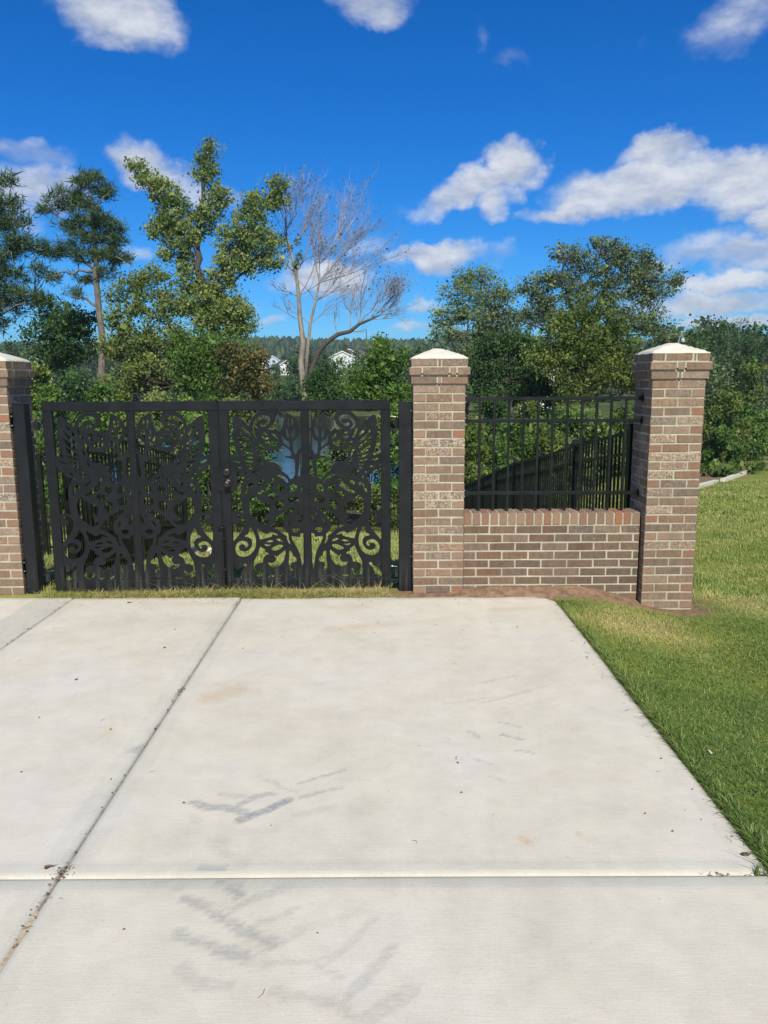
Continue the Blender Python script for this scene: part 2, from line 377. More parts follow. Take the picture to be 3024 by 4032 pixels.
def metal(name, c=(0.0058, 0.0068, 0.0078), rough=0.42, spec=0.32, dust=0.5):
    M = Mat(name, rough, spec); v = M.co('World'); a = M.noise(v, 9, 5, 0.65)
    M.l(M.mr(a, 0.3, 0.75, rough - 0.06, rough + 0.14), M.b.inputs['Roughness'])
    z = M.n('ShaderNodeSeparateXYZ'); M.l(M.n('ShaderNodeNewGeometry').outputs['Position'], z.inputs[0])
    lowm = M.mr(z.outputs[2], 0.30, 0.02, 0, 1); st = M.noise(M.co('World', (26, 26, 1.2)), 1.4, 5, 0.7)
    f = M.ma('MULTIPLY', M.ma('MULTIPLY', lowm, M.mr(st, 0.45, 0.68, 0, 1)), dust)
    M.col(M.mix(f, M.mix(M.mr(a, .4, .8, 0, .35), c, tuple(x * 1.6 for x in c)), (0.11, 0.105, 0.09)))
    M.bump(M.noise(v, 260, 2, .5), 0.0004, 0.35); return M.m
m_gate = metal('gate_black_paint'); m_fence = metal('fence_black_paint', (0.007, 0.008, 0.007), 0.35, 0.4, 0.0)
m_post = metal('post_black_paint', (0.009, 0.0095, 0.0115), 0.38, 0.35, 0.3)
m_steel = Mat('bare_steel', 0.5, 0.5).col((0.22, 0.22, 0.23)); m_steel.b.inputs['Metallic'].default_value = 1; m_steel = m_steel.m
m_bronze = Mat('dark_bronze', 0.38, 0.5).col((0.07, 0.065, 0.06)); m_bronze.b.inputs['Metallic'].default_value = 0.9; m_bronze = m_bronze.m
def leafmat(name, stops, trans=0.35, rough=0.55, var=0.8, spec=0.25):
    """stops: dark .. light colours, picked by the leaf's own tint"""
    M = Mat(name, rough, spec); t = M.attr('tint'); n = len(stops)
    c = M.ramp(t, [(i / (n - 1), s) for i, s in enumerate(stops)])
    v = M.co('World'); a = M.noise(v, 0.8, 3, .6); c = M.mix(var, c, M.ramp(a, [(0.3, (0.72, 0.78, 0.75)), (0.7, (1.22, 1.15, 1.0))]), 'MULTIPLY')
    M.col(c)
    tr = M.n('ShaderNodeBsdfTranslucent'); M.l(c, tr.inputs['Color'])
    mixs = M.n('ShaderNodeMixShader'); mixs.inputs[0].default_value = trans
    outn = M.t.nodes['Material Output']; M.l(M.b.outputs[0], mixs.inputs[1]); M.l(tr.outputs[0], mixs.inputs[2]); M.l(mixs.outputs[0], outn.inputs['Surface'])
    return M.m
m_lf = {
 'pine': leafmat('pine_needles', [(0.031, 0.065, 0.031), (0.062, 0.116, 0.046), (0.116, 0.178, 0.070)], 0.15),
 'gum': leafmat('sweetgum_leaves', [(0.095, 0.165, 0.050), (0.22, 0.30, 0.090), (0.46, 0.49, 0.18)], 0.4),
 'yel': leafmat('yellow_green_leaves', [(0.085, 0.145, 0.04), (0.20, 0.27, 0.075), (0.38, 0.41, 0.14)], 0.4),
 'dark': leafmat('dark_green_leaves', [(0.028, 0.065, 0.022), (0.054, 0.116, 0.034), (0.109, 0.202, 0.054)], 0.25),
 'mid': leafmat('mid_green_leaves', [(0.046, 0.109, 0.022), (0.101, 0.194, 0.037), (0.202, 0.310, 0.070)], 0.35),
 'rust': leafmat('rusty_leaves', [(0.06, 0.085, 0.025), (0.13, 0.125, 0.045), (0.26, 0.19, 0.075)], 0.3),
 'oak': leafmat('oak_leaves', [(0.062, 0.105, 0.050), (0.135, 0.190, 0.085), (0.27, 0.31, 0.15)], 0.3),
 'olive': leafmat('olive_leaves', [(0.060, 0.110, 0.024), (0.135, 0.195, 0.042), (0.27, 0.31, 0.08)], 0.35),
 'pale': leafmat('pale_green_leaves', [(0.093, 0.178, 0.070), (0.202, 0.295, 0.109), (0.372, 0.434, 0.186)], 0.35),
 'brown': leafmat('dead_brown_leaves', [(0.078, 0.062, 0.054), (0.155, 0.109, 0.093), (0.264, 0.186, 0.155)], 0.1),
}
def bark(name, a, b, sc=12):
    M = Mat(name, 0.95, 0.1); v = M.co('World', (1, 1, 0.25)); n = M.noise(v, sc, 6, 0.7, 0.5)
    M.col(M.ramp(n, [(0.3, a), (0.7, b)])); M.bump(n, 0.03, 0.9); return M.m
m_bark = bark('bark_brown', (0.035, 0.031, 0.028), (0.13, 0.115, 0.10)); m_pbark = bark('pine_bark', (0.08, 0.065, 0.055), (0.26, 0.215, 0.185))
m_dbark = bark('dead_wood', (0.12, 0.10, 0.085), (0.40, 0.345, 0.29), 5); m_twig = bark('dead_twigs', (0.20, 0.19, 0.20), (0.40, 0.38, 0.40), 20)
# ------------------------------------------------------------------ terrain
FY, FZ = 27.0, -3.75       # rear fence line
def ground_z(x, y):
    x = np.asarray(x, float); y = np.asarray(y, float)
    s = np.interp(y, [-50, 5.0, 6.2, 8, 12, FY, 36, 50, 62, 135, 150, 200, 250, 300, 400, 700, 1500], [0, 0, -0.03, -0.30, -1.0, FZ, -4.3, -4.75, -5.6, -5.6, -4.2, -1.6, 0.8, 3.2, 7.0, 17.0, 10.0])
    r = np.interp(y, [-50, 2, 5.0, 7, 23, 46, 80, 150, 250, 300, 400, 700, 1500], [0, -0.02, -0.03, -0.20, -1.55, -3.55, -4.6, -2.5, 0.8, 3.2, 7.0, 17, 10])
    k = sstep(2.4, 5.5, x - np.clip(y - 14, 0, 30) * 0.22)
    z = s * (1 - k) + r * k
    # fall to the right of the drive
    z = z - 0.11 * sstep(1.45, 2.3, x) * sstep(14, 6, y) - 0.10 * sstep(2.4, 4.0, x) * sstep(14, 6, y) - 0.02 * np.clip(x - 4, 0, 40) * sstep(40, 5, y)
    # soil bank at the foot of the low wall
    bank = np.exp(-((y - 5.93) / 0.16) ** 2) * sstep(0.55, 0.75, x) * sstep(2.3, 1.5, x)
    z = z + 0.085 * bank
    # soil and grass strip between drive and gate
    z = z + 0.02 * sstep(5.74, 5.84, y) * sstep(6.4, 6.0, y) * sstep(0.62, 0.5, x)
    z = z + (vnoise(x * 1.1, y * 1.1, 3) * 0.03 + vnoise(x * 5, y * 5, 4) * 0.012) * sstep(0.0, 0.25, np.maximum(x - 1.3, y - 5.95))
    # banks of the pond
    far = sstep(160, 300, y); z = z + far * vnoise(x / 90, y / 90, 5) * 9 + sstep(380, 620, y) * (8 + 5 * vnoise(x / 150 + 3, y / 400, 15)) + sstep(30, 60, y) * vnoise(x / 14, y / 14, 6) * 0.5
    pond = ((x + 14) / 26) ** 2 + ((y - 93) / 44) ** 2
    z = np.where(pond < 1.5, np.minimum(z, -4.55 + 0 * z), z); z = np.where(pond < 1.0, np.minimum(z, -5.6 - 0 * z), z)
    # everything under the drive stays below the slabs
    under = (x < 1.305) & (y < 5.745)
    z = np.where(under, -0.13, z)
    return z
gx = np.unique(np.round(np.concatenate([-np.geomspace(4, 1500, 60), np.arange(-4, 1.0, 0.25), np.arange(1.0, 1.29, .1), [1.30, 1.31], np.arange(1.36, 4.0, 0.06), np.arange(4, 8, .25), np.geomspace(8, 1500, 60)]), 4))
gy = np.unique(np.round(np.concatenate([-np.geomspace(4, 300, 12), np.arange(-4, 2, 0.5), np.arange(2, 5.7, 0.1), [5.74, 5.75], np.arange(5.79, 6.8, 0.05), np.arange(6.8, 12, 0.2), np.arange(12, 30, .6), np.arange(30, 66, 1.5), np.arange(66, 160, 3), np.geomspace(162, 1800, 60)]), 4))
GX, GY = np.meshgrid(gx, gy); GZ = ground_z(GX, GY)
nx, ny = len(gx), len(gy)
ii = np.arange(nx * ny).reshape(ny, nx)
fc = np.stack([ii[:-1, :-1], ii[:-1, 1:], ii[1:, 1:], ii[1:, :-1]], -1).reshape(-1, 4)
def soil_mask(x, y):
    """bare clay / mulch: 1 = bare"""
    x = np.asarray(x, float); y = np.asarray(y, float)
    n = vnoise(x * 6, y * 6, 9) * 0.10
    wallfoot = sstep(5.60, 5.70, y + n - 0.05 * sstep(1.3, 2.2, x) + 0.12 * sstep(1.5, 2.3, x)) * sstep(6.6, 6.3, y) * sstep(0.5, 0.6, x) * sstep(2.75, 2.45, x + n * 2)
    gatefoot = sstep(-0.02, 0.10, x + n) * sstep(0.75, 0.7, x) * sstep(5.7, 5.75, y) * sstep(6.5, 6.2, y)
    border = sstep(10.45, 10.6, y + n) * sstep(11.5, 11.4, y + n) * sstep(-3.4, -3.2, x) * sstep(-2.2, -2.4, x)
    d = (x - 9.3) - (y - 22.7) * 0.588          # curb line on the right
    strip = sstep(0.1, -0.05, d + n) * sstep(-1.6, -1.3, d + n * 4) * sstep(8, 8.5, x) * sstep(18, 20, y)
    wood = sstep(28.5, 30, y + n * 8) * sstep(60, 50, y) * (1 - sstep(-0.3, 0.2, d) * sstep(6, 8, x)) * 0.35
    return np.clip(np.maximum.reduce([wallfoot, gatefoot, border, strip, wood]), 0, 1)
def dry_mask(x, y):
    x = np.asarray(x, float); y = np.asarray(y, float)
    n = vnoise(x * 1.6, y * 1.6, 21) * 1.0 + vnoise(x * 5, y * 5, 22) * .5
    a = np.exp(-(((x - 1.75) / 0.65) ** 2 + ((y - 5.1) / 0.5) ** 2)) * .66
    b = sstep(5.8, 6.4, y) * sstep(2.2, 2.8, x) * 0.28
    c = sstep(5.6, 5.75, y) * sstep(6.3, 6.1, y) * sstep(0.3, 0.1, x) * 0.6
    e = np.exp(-((y - 6.0 + (x - 2.6) * .25) / 0.45) ** 2) * sstep(2.3, 2.8, x) * .55
    g = sstep(6.3, 6.8, y) * sstep(2.4, 1.8, x) * .34
    return np.clip(a + b + c + e + g + n * 0.34, 0, 1)
def groundm():
    M = Mat('ground_turf_and_clay', 0.95, 0.1); v = M.co('World')
    a = M.noise(v, 0.6, 5, .6); f = M.noise(v, 28, 5, .7); st = M.noise(M.co('World', (6, 1.2, 1)), 3.0, 5, .7)
    g = M.ramp(a, [(0.3, (0.150, 0.205, 0.034)), (0.7, (0.235, 0.260, 0.050))])
    g = M.mix(M.mr(M.attr('dry'), 0, 1, 0, .85), g, (0.36, 0.31, 0.12))
    g = M.mix(0.75, g, M.ramp(f, [(0.3, (0.55, 0.6, 0.5)), (0.65, (1.25, 1.2, 1.15))]), 'MULTIPLY')
    g = M.mix(0.5, g, M.ramp(st, [(0.3, (0.75, 0.78, 0.7)), (0.65, (1.15, 1.12, 1.1))]), 'MULTIPLY')
    s = M.ramp(M.noise(v, 18, 6, .7), [(0.3, (0.13, 0.075, 0.045)), (0.7, (0.33, 0.22, 0.145))])
    wl_ = M.ramp(M.noise(v, 0.13, 6, .7), [(0.3, (0.050, 0.070, 0.022)), (0.55, (0.085, 0.105, 0.032)), (0.70, (0.20, 0.175, 0.09))])
    g = M.mix(M.attr('wild'), g, M.mix(0.7, wl_, M.ramp(f, [(0.3, (0.6, 0.6, 0.6)), (0.65, (1.2, 1.2, 1.2))]), 'MULTIPLY'))
    M.col(M.mix(M.attr('soil'), g, s)); M.bump(f, 0.02, 0.8); return M.m
me = mesh_np('ground', np.stack([GX, GY, GZ], -1).reshape(-1, 3), fc, groundm(), smooth=True)
add_attr(me, 'wild', (sstep(28, 31, GY) * (1 - sstep(8, 9, GX) * sstep(-.5, .5, (GX - 9.3) - (GY - 22.7) * 0.588) * sstep(70, 60, GY))).ravel()); add_attr(me, 'soil', soil_mask(GX, GY).ravel()); add_attr(me, 'dry', dry_mask(GX, GY).ravel())
tag(link('ground', me), kind='structure')

# ------------------------------------------------------------------ water
def waterm():
    M = Mat('pond_water', 0.13, 0.28); v = M.co('World', (1, .35, 1)); M.col((0.030, 0.036, 0.020)); M.b.inputs['IOR'].default_value = 1.33
    M.bump(M.noise(v, 1.6, 4, .6), 0.03, 0.6); return M.m
t = np.linspace(0, 2 * math.pi, 60, endpoint=False)
vs = [(-14 + 31 * math.cos(a), 93 + 53 * math.sin(a), -4.75) for a in t]
tag(link('pond_water', mesh_np('pond_water', vs, [tuple(range(60))], waterm())), kind='structure')

# ------------------------------------------------------------------ driveway
JX, JX2, JY, XR, YE = -1.11, -2.42, 2.36, 1.31, 5.75
drive = tag(empty('driveway'), kind='structure')
def stroke_mask(X, Y, pts, w, soft=0.5):
    m = np.zeros_like(X)
    for (a, b) in zip(pts[:-1], pts[1:]):
        a = np.array(a); b = np.array(b); d = b - a; L = d @ d + 1e-9
        t = np.clip(((X - a[0]) * d[0] + (Y - a[1]) * d[1]) / L, 0, 1)
        r = np.hypot(X - a[0] - t * d[0], Y - a[1] - t * d[1]); m = np.maximum(m, sstep(w, w * soft, r))
    return m
def G(px, py):               # photo pixel -> ground plane z=0
    d = _C3 @ np.array([(px - 1512) / F, -(py - 2016) / F, -1.0]); t = -HC / d[2]; return (d[0] * t, d[1] * t)
SM = [([(762, 3157), (871, 3183), (960, 3200)], 0.022, 0.75), ([(943, 3168), (994, 3141), (1065, 3128)], 0.020, 0.60), ([(947, 3229), (1040, 3195), (1129, 3153)], 0.024, 0.90), ([(871, 3126), (964, 3132)], 0.014, 0.40), ([(1011, 3052), (1091, 3081), (1167, 3121)], 0.010, 0.35), ([(1175, 3087), (1259, 3060), (1359, 3031)], 0.009, 0.60), ([(1175, 3141), (1259, 3119), (1344, 3101)], 0.012, 0.50), ([(1150, 3216), (1234, 3191), (1310, 3177)], 0.020, 0.25), ([(762, 3212), (787, 3233)], 0.020, 0.20), ([(981, 3271), (1091, 3263)], 0.020, 0.15), ([(846, 3314), (947, 3398)], 0.030, 0.20), ([(770, 3413), (821, 3427), (859, 3433)], 0.018, 0.90), ([(863, 3474), (939, 3524)], 0.020, 0.65), ([(618, 3474), (703, 3495)], 0.020, 0.30), ([(728, 3524), (838, 3592), (939, 3647), (1040, 3693), (1091, 3710)], 0.020, 0.62), ([(703, 3676), (795, 3710), (880, 3744), (964, 3778)], 0.024, 0.58), ([(922, 3575), (1023, 3533), (1116, 3503)], 0.018, 0.38), ([(1006, 3643), (1091, 3617), (1175, 3575)], 0.014, 0.32), ([(1141, 3491), (1179, 3491)], 0.010, 0.60), ([(711, 3828), (787, 3862), (888, 3879)], 0.028, 0.32), ([(973, 3782), (1175, 3795), (1344, 3837)], 0.016, 0.32), ([(1082, 3904), (1217, 3930), (1310, 3955), (1386, 3997)], 0.020, 0.34), ([(1369, 3921), (1445, 3854), (1546, 3731)], 0.018, 0.36), ([(1285, 3778), (1386, 3719), (1462, 3626)], 0.016, 0.24), ([(1454, 4005), (1538, 3955), (1618, 3896)], 0.030, 0.32), ([(1217, 3651), (1344, 3617), (1437, 3575)], 0.020, 0.15), ([(1049, 3735), (1141, 3693), (1192, 3659)], 0.018, 0.22), 
      ([(1880, 2690), (2040, 2660)], .010, .3), ([(1890, 2770), (2090, 2720)], .010, .35), ([(1950, 2840), (2050, 2865)], .008, .6), ([(1975, 2890), (2070, 2912)], .008, .7), ([(1840, 2880), (1900, 2905)], .008, .5), ([(2010, 2950), (2100, 2970)], .008, .5),
      ([(1930, 3060), (1990, 3075)], .012, .35), ([(1870, 2990), (1930, 3010)], .01, .4), ([(1750, 2770), (2000, 2740), (2150, 2700)], .010, .25), ([(545, 2955), (560, 2935)], .02, .6)]
RM = [([(830, 2750), (930, 2715)], .09, .5), ([(1300, 2480), (1420, 2465)], .10, .35), ([(700, 2380), (900, 2375)], .08, .35), ([(2050, 3300), (2090, 3320)], .02, .8), ([(2280, 3280), (2290, 3290)], .015, .6), ([(1420, 2470), (1700, 2440)], .07, .25), ([(420, 2890), (450, 2850)], .03, .35), ([(2040, 3420), (2320, 3420)], .01, .3), ([(1950, 2400), (2150, 2390)], .07, .35)]
SMg = [([G(*p) for p in pts], w, s) for pts, w, s in SM]; RMg = [([G(*p) for p in pts], w, s) for pts, w, s in RM]
def slab(x0, x1, y0, y1, step, rcorner=False, band=0.085, lipw=0.024, lipd=0.0085, z0=0.0):
    """slab with rounded tooled edges; the outer band is troweled smooth"""
    x0 += .0055; x1 -= .0055; y0 += .0015; y1 -= .0015
    def axis(a, b):
        inner = np.linspace(a + band, b - band, max(3, int((b - a) / step)))
        return np.concatenate([[a, a + lipw * .45, a + lipw], [a + .068], inner, [b - .068], [b - lipw, b - lipw * .45, b]])
    xs, ys = axis(x0, x1), axis(y0, y1)
    X, Y = np.meshgrid(xs, ys)
    e = np.minimum.reduce([X - x0, x1 - X, Y - y0, y1 - Y])
    Z = z0 - lipd * (1 - np.clip(e / lipw, 0, 1)) ** 1.6 + vnoise(X * .9, Y * .9, 31) * 0.004
    if rcorner:         # far right corner of the drive is broken and rounded
        r = 0.22; dx = np.clip((X - (x1 - r)) / r, 0, 1); dy = np.clip((Y - (y1 - r)) / r, 0, 1); k = np.sqrt(dx ** 2 + dy ** 2); s = np.where(k > 1, 1 / np.maximum(k, 1e-6), 1)
        X = np.where(k > 1, (x1 - r) + (X - (x1 - r)) * s, X); Y = np.where(k > 1, (y1 - r) + (Y - (y1 - r)) * s, Y)
        w = sstep(y1 - .06, y1, Y); Y = Y + w * vnoise(X * 5, X * 0, 77) * 0.035
    n, m = len(xs), len(ys); I = np.arange(n * m).reshape(m, n)
    top = np.stack([I[:-1, :-1], I[:-1, 1:], I[1:, 1:], I[1:, :-1]], -1).reshape(-1, 4)
    xc = (xs[:-1] + xs[1:]) / 2; yc = (ys[:-1] + ys[1:]) / 2; XC, YC = np.meshgrid(xc, yc)
    ec = np.minimum.reduce([XC - x0, x1 - XC, YC - y0, y1 - YC]).ravel()
    ey = np.minimum(YC - y0, y1 - YC).ravel(); ex = np.minimum(XC - x0, x1 - XC).ravel(); fm = np.where(ec < lipw, np.where(ex < lipw, 3, 2), np.where(ey < .068, 3, np.where(ec < band, 1, 0)))
    V = np.stack([X, Y, Z], -1).reshape(-1, 3)
    ring = np.concatenate([I[0, :], I[1:, -1], I[-1, -2::-1], I[-2:0:-1, 0]])
    low = V[ring].copy(); low[:, 2] = -0.12; b = len(V)
    k = len(ring); side = np.stack([ring, np.roll(ring, -1), b + (np.arange(k) + 1) % k, b + np.arange(k)], -1)[:, ::-1]
    V = np.concatenate([V, low]); fcs = np.concatenate([top, side]); fm = np.concatenate([fm, np.full(k, 2)])
    me = mesh_np('slab', V, fcs, [m_conc, m_trowel, m_lip, m_band], fm, smooth=True)
    gm = np.zeros(len(V)); rm = np.zeros(len(V))
    wob = vnoise(V[:, 0] * 14, V[:, 1] * 14, 41) * 0.02
    for pts, w, s in SMg: gm = np.maximum(gm, s * stroke_mask(V[:, 0] + wob, V[:, 1] + wob * 1.4, pts, w * 1.1, .72))
    for pts, w, s in RMg: rm = np.maximum(rm, s * stroke_mask(V[:, 0] + wob, V[:, 1], pts, w * 1.2, .1))
    gm = np.maximum(gm, 0.34 * stroke_mask(V[:, 0], V[:, 1], [(-2.05, 3.9), (-2.04, 5.2)], .010, .3))
    gm = np.maximum(gm, 0.30 * sstep(-2.43, -2.45, V[:, 0]) * sstep(-2.72, -2.70, V[:, 0]))
    add_attr(me, 'grey', gm); add_attr(me, 'rust', rm)
    return link('slab', me, drive)
slab(JX, XR, JY, YE, 0.016, True); slab(JX, XR + .35, -1.6, JY, 0.02)
slab(JX2, JX, JY, YE + .03, 0.03); slab(JX2, JX, -1.6, JY, 0.04)
slab(-3.4, JX2, JY, YE + .05, 0.03); slab(-6.5, -3.4, JY, YE + .05, 0.2); slab(-6.5, JX2, -1.6, JY, 0.3)
# dirt and debris packed into the joints
def litter(name, label, spots, n, mats, size=(0.004, 0.012), seed=1, z=0.0, twig=0.3):
    rg = np.random.default_rng(seed); mb = MB()
    for k in range(n):
        a, b, w = spots[rg.integers(len(spots))]; tt = rg.random(); p = np.array(a) * (1 - tt) + np.array(b) * tt + rg.normal(0, w, 2)
        s = rg.uniform(*size); ang = rg.random() * math.pi * 2; u = np.array([math.cos(ang), math.sin(ang), 0]); v = np.array([-u[1], u[0], 0]); c = np.array([p[0], p[1], z + s * .15])
        if rg.random() < twig:
            L = s * rg.uniform(2, 5); mid = c + u * L * .5 + v * L * rg.uniform(-.25, .25) + np.array([0, 0, s * .4]); mb.tube([c, mid, c + u * L], [s * .10, s * .12, s * .06], 3, 0)
        else:
            q = [c + u * s * rg.uniform(.5, 1) + v * s * rg.uniform(-.3, .3), c + v * s * rg.uniform(.3, .8), c - u * s * rg.uniform(.5, 1), c - v * s * rg.uniform(.3, .8)]
            q = [x + np.array([0, 0, rg.uniform(0, s * .5)]) for x in q]; ctr = sum(q) / 4 + np.array([0, 0, s * .35])
            mb.add(q + [ctr], [(0, 1, 4), (1, 2, 4), (2, 3, 4), (3, 0, 4), (3, 2, 1, 0)], int(rg.integers(len(mats))))
    return tag(mb.build(name, mats), label, 'litter', kind='stuff')
m_dirt = bark('joint_dirt', (0.10, 0.07, 0.05), (0.28, 0.21, 0.15), 60); m_leafd = bark('dry_leaf', (0.13, 0.08, 0.05), (0.33, 0.23, 0.14), 60); m_pinkd = bark('red_clay_crumb', (0.30, 0.15, 0.10), (0.45, 0.26, 0.19), 40)
litter('joint_litter', 'dirt crumbs, twigs and leaf bits caught in the drive joints', [((JX, 2.36), (JX, 5.7), .006), ((JX, 2.36), (JX, 2.42), .018), ((JX, 3.9), (JX + .02, 4.0), .016), ((JX, 5.5), (JX, 5.75), .02), ((1.05, 2.36), (1.5, 2.35), .008), ((JX, 2.0), (JX, 2.36), .012), ((JX2, 4.4), (JX2, 5.7), .006)], 300, [m_dirt, m_leafd, m_pinkd], (0.003, 0.009), 5, -0.004)
litter('scattered_litter', 'tiny dry twigs and leaf crumbs scattered over the pale concrete', [((-2.3, 3.0), (1.2, 3.0), .8), ((-2.6, 5.0), (1.2, 5.2), .45), ((-2.5, 5.65), (1.1, 5.68), .05), ((1.24, 2.4), (1.25, 5.6), .03)], 210, [m_leafd, m_dirt], (0.003, 0.0085), 6, 0.002, .5)
# sandy filler visible in the near joint
mb = MB()
for x0, x1, y0, y1 in ((JX - .006, JX + .006, -1.6, 2.20),): mb.box(x0, x1, y0, y1, -0.05, -0.010)
mb.build('joint_filler', bark('joint_sand', (0.35, 0.25, 0.15), (0.60, 0.47, 0.30), 8), drive)
mb = MB()
for x0, x1, y0, y1 in ((JX - .006, JX + .006, 2.202, 5.75), (JX2 - .006, JX2 + .006, -1.5, 5.7)): mb.box(x0, x1, y0, y1, -0.05, -0.0135)
mb.build('joint_filler', bark('joint_grime', (0.18, 0.16, 0.14), (0.36, 0.33, 0.29), 12), drive)
def dry_leaf(px, py, s, ang, label):
    x, y = G(px, py); mb = MB(); pts = []
    for i in range(10):
        a = i / 10 * 2 * math.pi; r = s * (1 + .35 * math.cos(3 * a)); pts.append((r * math.cos(a), r * math.sin(a) * .6, .003 + s * .25 * abs(math.sin(1.5 * a))))
    mb.add(pts + [(0, 0, .003)], [(i, (i + 1) % 10, 10) for i in range(10)])
    o = mb.build('dry_leaf', m_leafd, loc=(x, y, 0.001), rotz=ang); tag(o, label, 'leaf'); mb2 = MB(); mb2.tube([(s * .8, 0, .003), (s * 1.7, s * .2, .006)], .0008, 3); mb2.build('leaf_stem', m_leafd, o)
dry_leaf(190, 3418, .016, .3, 'curled dark dry leaf beside the crossing of the two drive joints')
dry_leaf(300, 2678, .012, 1.3, 'small dry leaf on the left drive slab, left of the long joint')
dry_leaf(648, 2552, .012, 2.1, 'small dry leaf on the left drive slab close to the long joint')
dry_leaf(508, 2374, .016, .1, 'dark dry leaf on the drive slab just in front of the left gate leaf')
x, y = G(2935, 3369); mb = MB(); vs, fs = cbox(.026, .014, .010, .004, 3, .0015); mb.add(vs, fs)
tag(mb.build('pebble', m_dirt, loc=(x, y, .006), smooth=True), 'small brown oblong pebble on the drive near the right lawn edge', 'pebble')

# ------------------------------------------------------------------ bricks
BL, BH, BD, JT = .1915, .0555, .092, .0122; CH = BH + JT
def bmesh_brick(L, D_, H_, seed, name):
    vs, fs = cbox(L, D_, H_, .0028, seed, .0012); V = np.array(vs); mats = []
    for f in fs:
        p = V[list(f)]; n = np.cross(p[1] - p[0], p[2] - p[0]); n = n / (np.linalg.norm(n) + 1e-12); mats.append(1 if (L > D_ and abs(n[0]) > .9) else 0)
    return mesh_np(name, V, fs, [m_brick, m_bend], mats)
BM = {k: [bmesh_brick(L, D_, BH, i * 7 + j, 'brick') for i in range(4)] for j, (k, (L, D_)) in enumerate({'S': (BL, BD), 'C': (.045, BD), 'H': (.092, BD)}.items())}
BMW = {}
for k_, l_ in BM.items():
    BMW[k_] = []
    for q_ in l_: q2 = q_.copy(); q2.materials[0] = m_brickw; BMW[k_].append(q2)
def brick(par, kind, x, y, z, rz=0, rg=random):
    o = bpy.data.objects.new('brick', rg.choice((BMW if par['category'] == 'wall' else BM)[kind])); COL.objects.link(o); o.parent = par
    o.location = (x + rg.uniform(-.0012, .0012), y + rg.uniform(-.001, .001), z + rg.uniform(-.0013, .0013)); o.rotation_euler = (rg.uniform(-.009, .009), rg.uniform(-.009, .009), rz + rg.uniform(-.008, .008)); return o
PW = 2 * BL + JT       # pillar width .397
def pillar(xl, yf, zb, ncourse, label, phase=0):
    root = tag(empty('brick_pillar', (xl + PW / 2, yf + PW / 2, 0)), label, 'pillar', 'brick pillars')
    h = PW / 2; a = BL / 2 + JT / 2; e = h - BD / 2
    def ring(z, k, out, closer=False):
        hh = h + out; ee = hh - BD / 2
        for i in range(2 if True else 0):
            for s in (-1, 1):
                if k == 0:     # two stretchers front and back, one on each side
                    aa = a + out
                    brick(root, 'S', s * aa, -ee, z); brick(root, 'S', s * aa, ee, z, math.pi)
                    if closer and out > 0.005: brick(root, 'C', 0, -ee, z) if i == 0 and s == 1 else None
                else:
                    aa = a + out
                    brick(root, 'S', s * ee, -aa, z, math.pi / 2); brick(root, 'S', s * ee, aa, z, math.pi / 2)
            break
        for s in (-1, 1):
            if k == 0: brick(root, 'S', s * ee, 0, z, math.pi / 2)
            else: brick(root, 'S', 0, s * ee, z)
    z = zb + BH / 2
    for c in range(ncourse):
        ring(z, (c + phase) % 2, 0); z += CH
    ztop = z - BH / 2
    def headrow(z, out, kinds):
        hh = h + out; ee = hh - BD / 2; tot = 2 * hh; W_ = {'S': BL, 'H': .092}
        cw = tot - sum(W_.get(k, 0) for k in kinds) - JT * (len(kinds) - 1)
        for sgn in (-1, 1):
            x = -hh
            for k in (kinds if sgn < 0 else kinds[::-1]):
                w = W_.get(k, cw); o = brick(root, k, x + w / 2, sgn * ee, z, 0 if sgn < 0 else math.pi)
                if k == 'C': o.scale = (cw / .045, 1, 1)
                x += w + JT
            gap = tot - 2 * BD - 2 * JT; o = brick(root, 'S', sgn * ee, 0, z, math.pi / 2); o.scale = (gap / BL, 1, 1)
    headrow(z - .002, .015, 'SCS'); z += CH - .004
    headrow(z, .030, 'HSCH' if phase else 'SCS'); z += CH
    headrow(z, .015, 'SCS' if phase else 'HSCH'); zt = z + BH / 2
    mb = MB(); m = .0038
    mb.box(-h + m, h - m, -h + m, h - m, zb - .02, ztop + .004, 0)
    hA = h + .015 - m
    mb.box(-hA, hA, -hA, hA, ztop + .0045, zt - .0035, 0); zB = ztop + .004 + CH + .001; hB = h + .030 - m; mb.box(-hB, hB, -hB, hB, zB + .006, zB + BH - .006, 0)
    # raked upper joint course of the widest ring
    mb.build('mortar', m_mortar, root)
    # pyramid cap, slightly uneven, 8 cm high
    hc = h + .014; N = 13; V = []; fs = []
    g = np.linspace(-1, 1, N); rg = np.random.default_rng(int(xl * 100) + 500)
    for j in range(N):
        for i in range(N):
            r = max(abs(g[i]), abs(g[j])); hz = .082 * (1 - r) ** .93 + .008 if r < 1 else .0045
            hz = min(hz, .080) + rg.normal(0, .0012)
            V.append((g[i] * hc + rg.normal(0, .0012) * (r == 1), g[j] * hc + rg.normal(0, .0015) * (r == 1), zt + hz))
    for j in range(N - 1):
        for i in range(N - 1): fs.append((j * N + i, j * N + i + 1, (j + 1) * N + i + 1, (j + 1) * N + i))
    ringi = [i for i in range(N)] + [j * N + N - 1 for j in range(1, N)] + [(N - 1) * N + i for i in range(N - 2, -1, -1)] + [j * N for j in range(N - 2, 0, -1)]
    b = len(V)
    for i in ringi: x, y, zz = V[i]; V.append((x, y, zt - .003))
    kk = len(ringi)
    for q in range(kk): fs.append((ringi[q], b + q, b + (q + 1) % kk, ringi[(q + 1) % kk]))
    fs.append(tuple(b + q for q in range(kk)))
    me = mesh_np('cap', V, fs, m_cap, smooth=True); link('cap', me, root)
    return root
YF = 5.86
XM = .224; XRP = 1.995; XL = -2.842 - PW
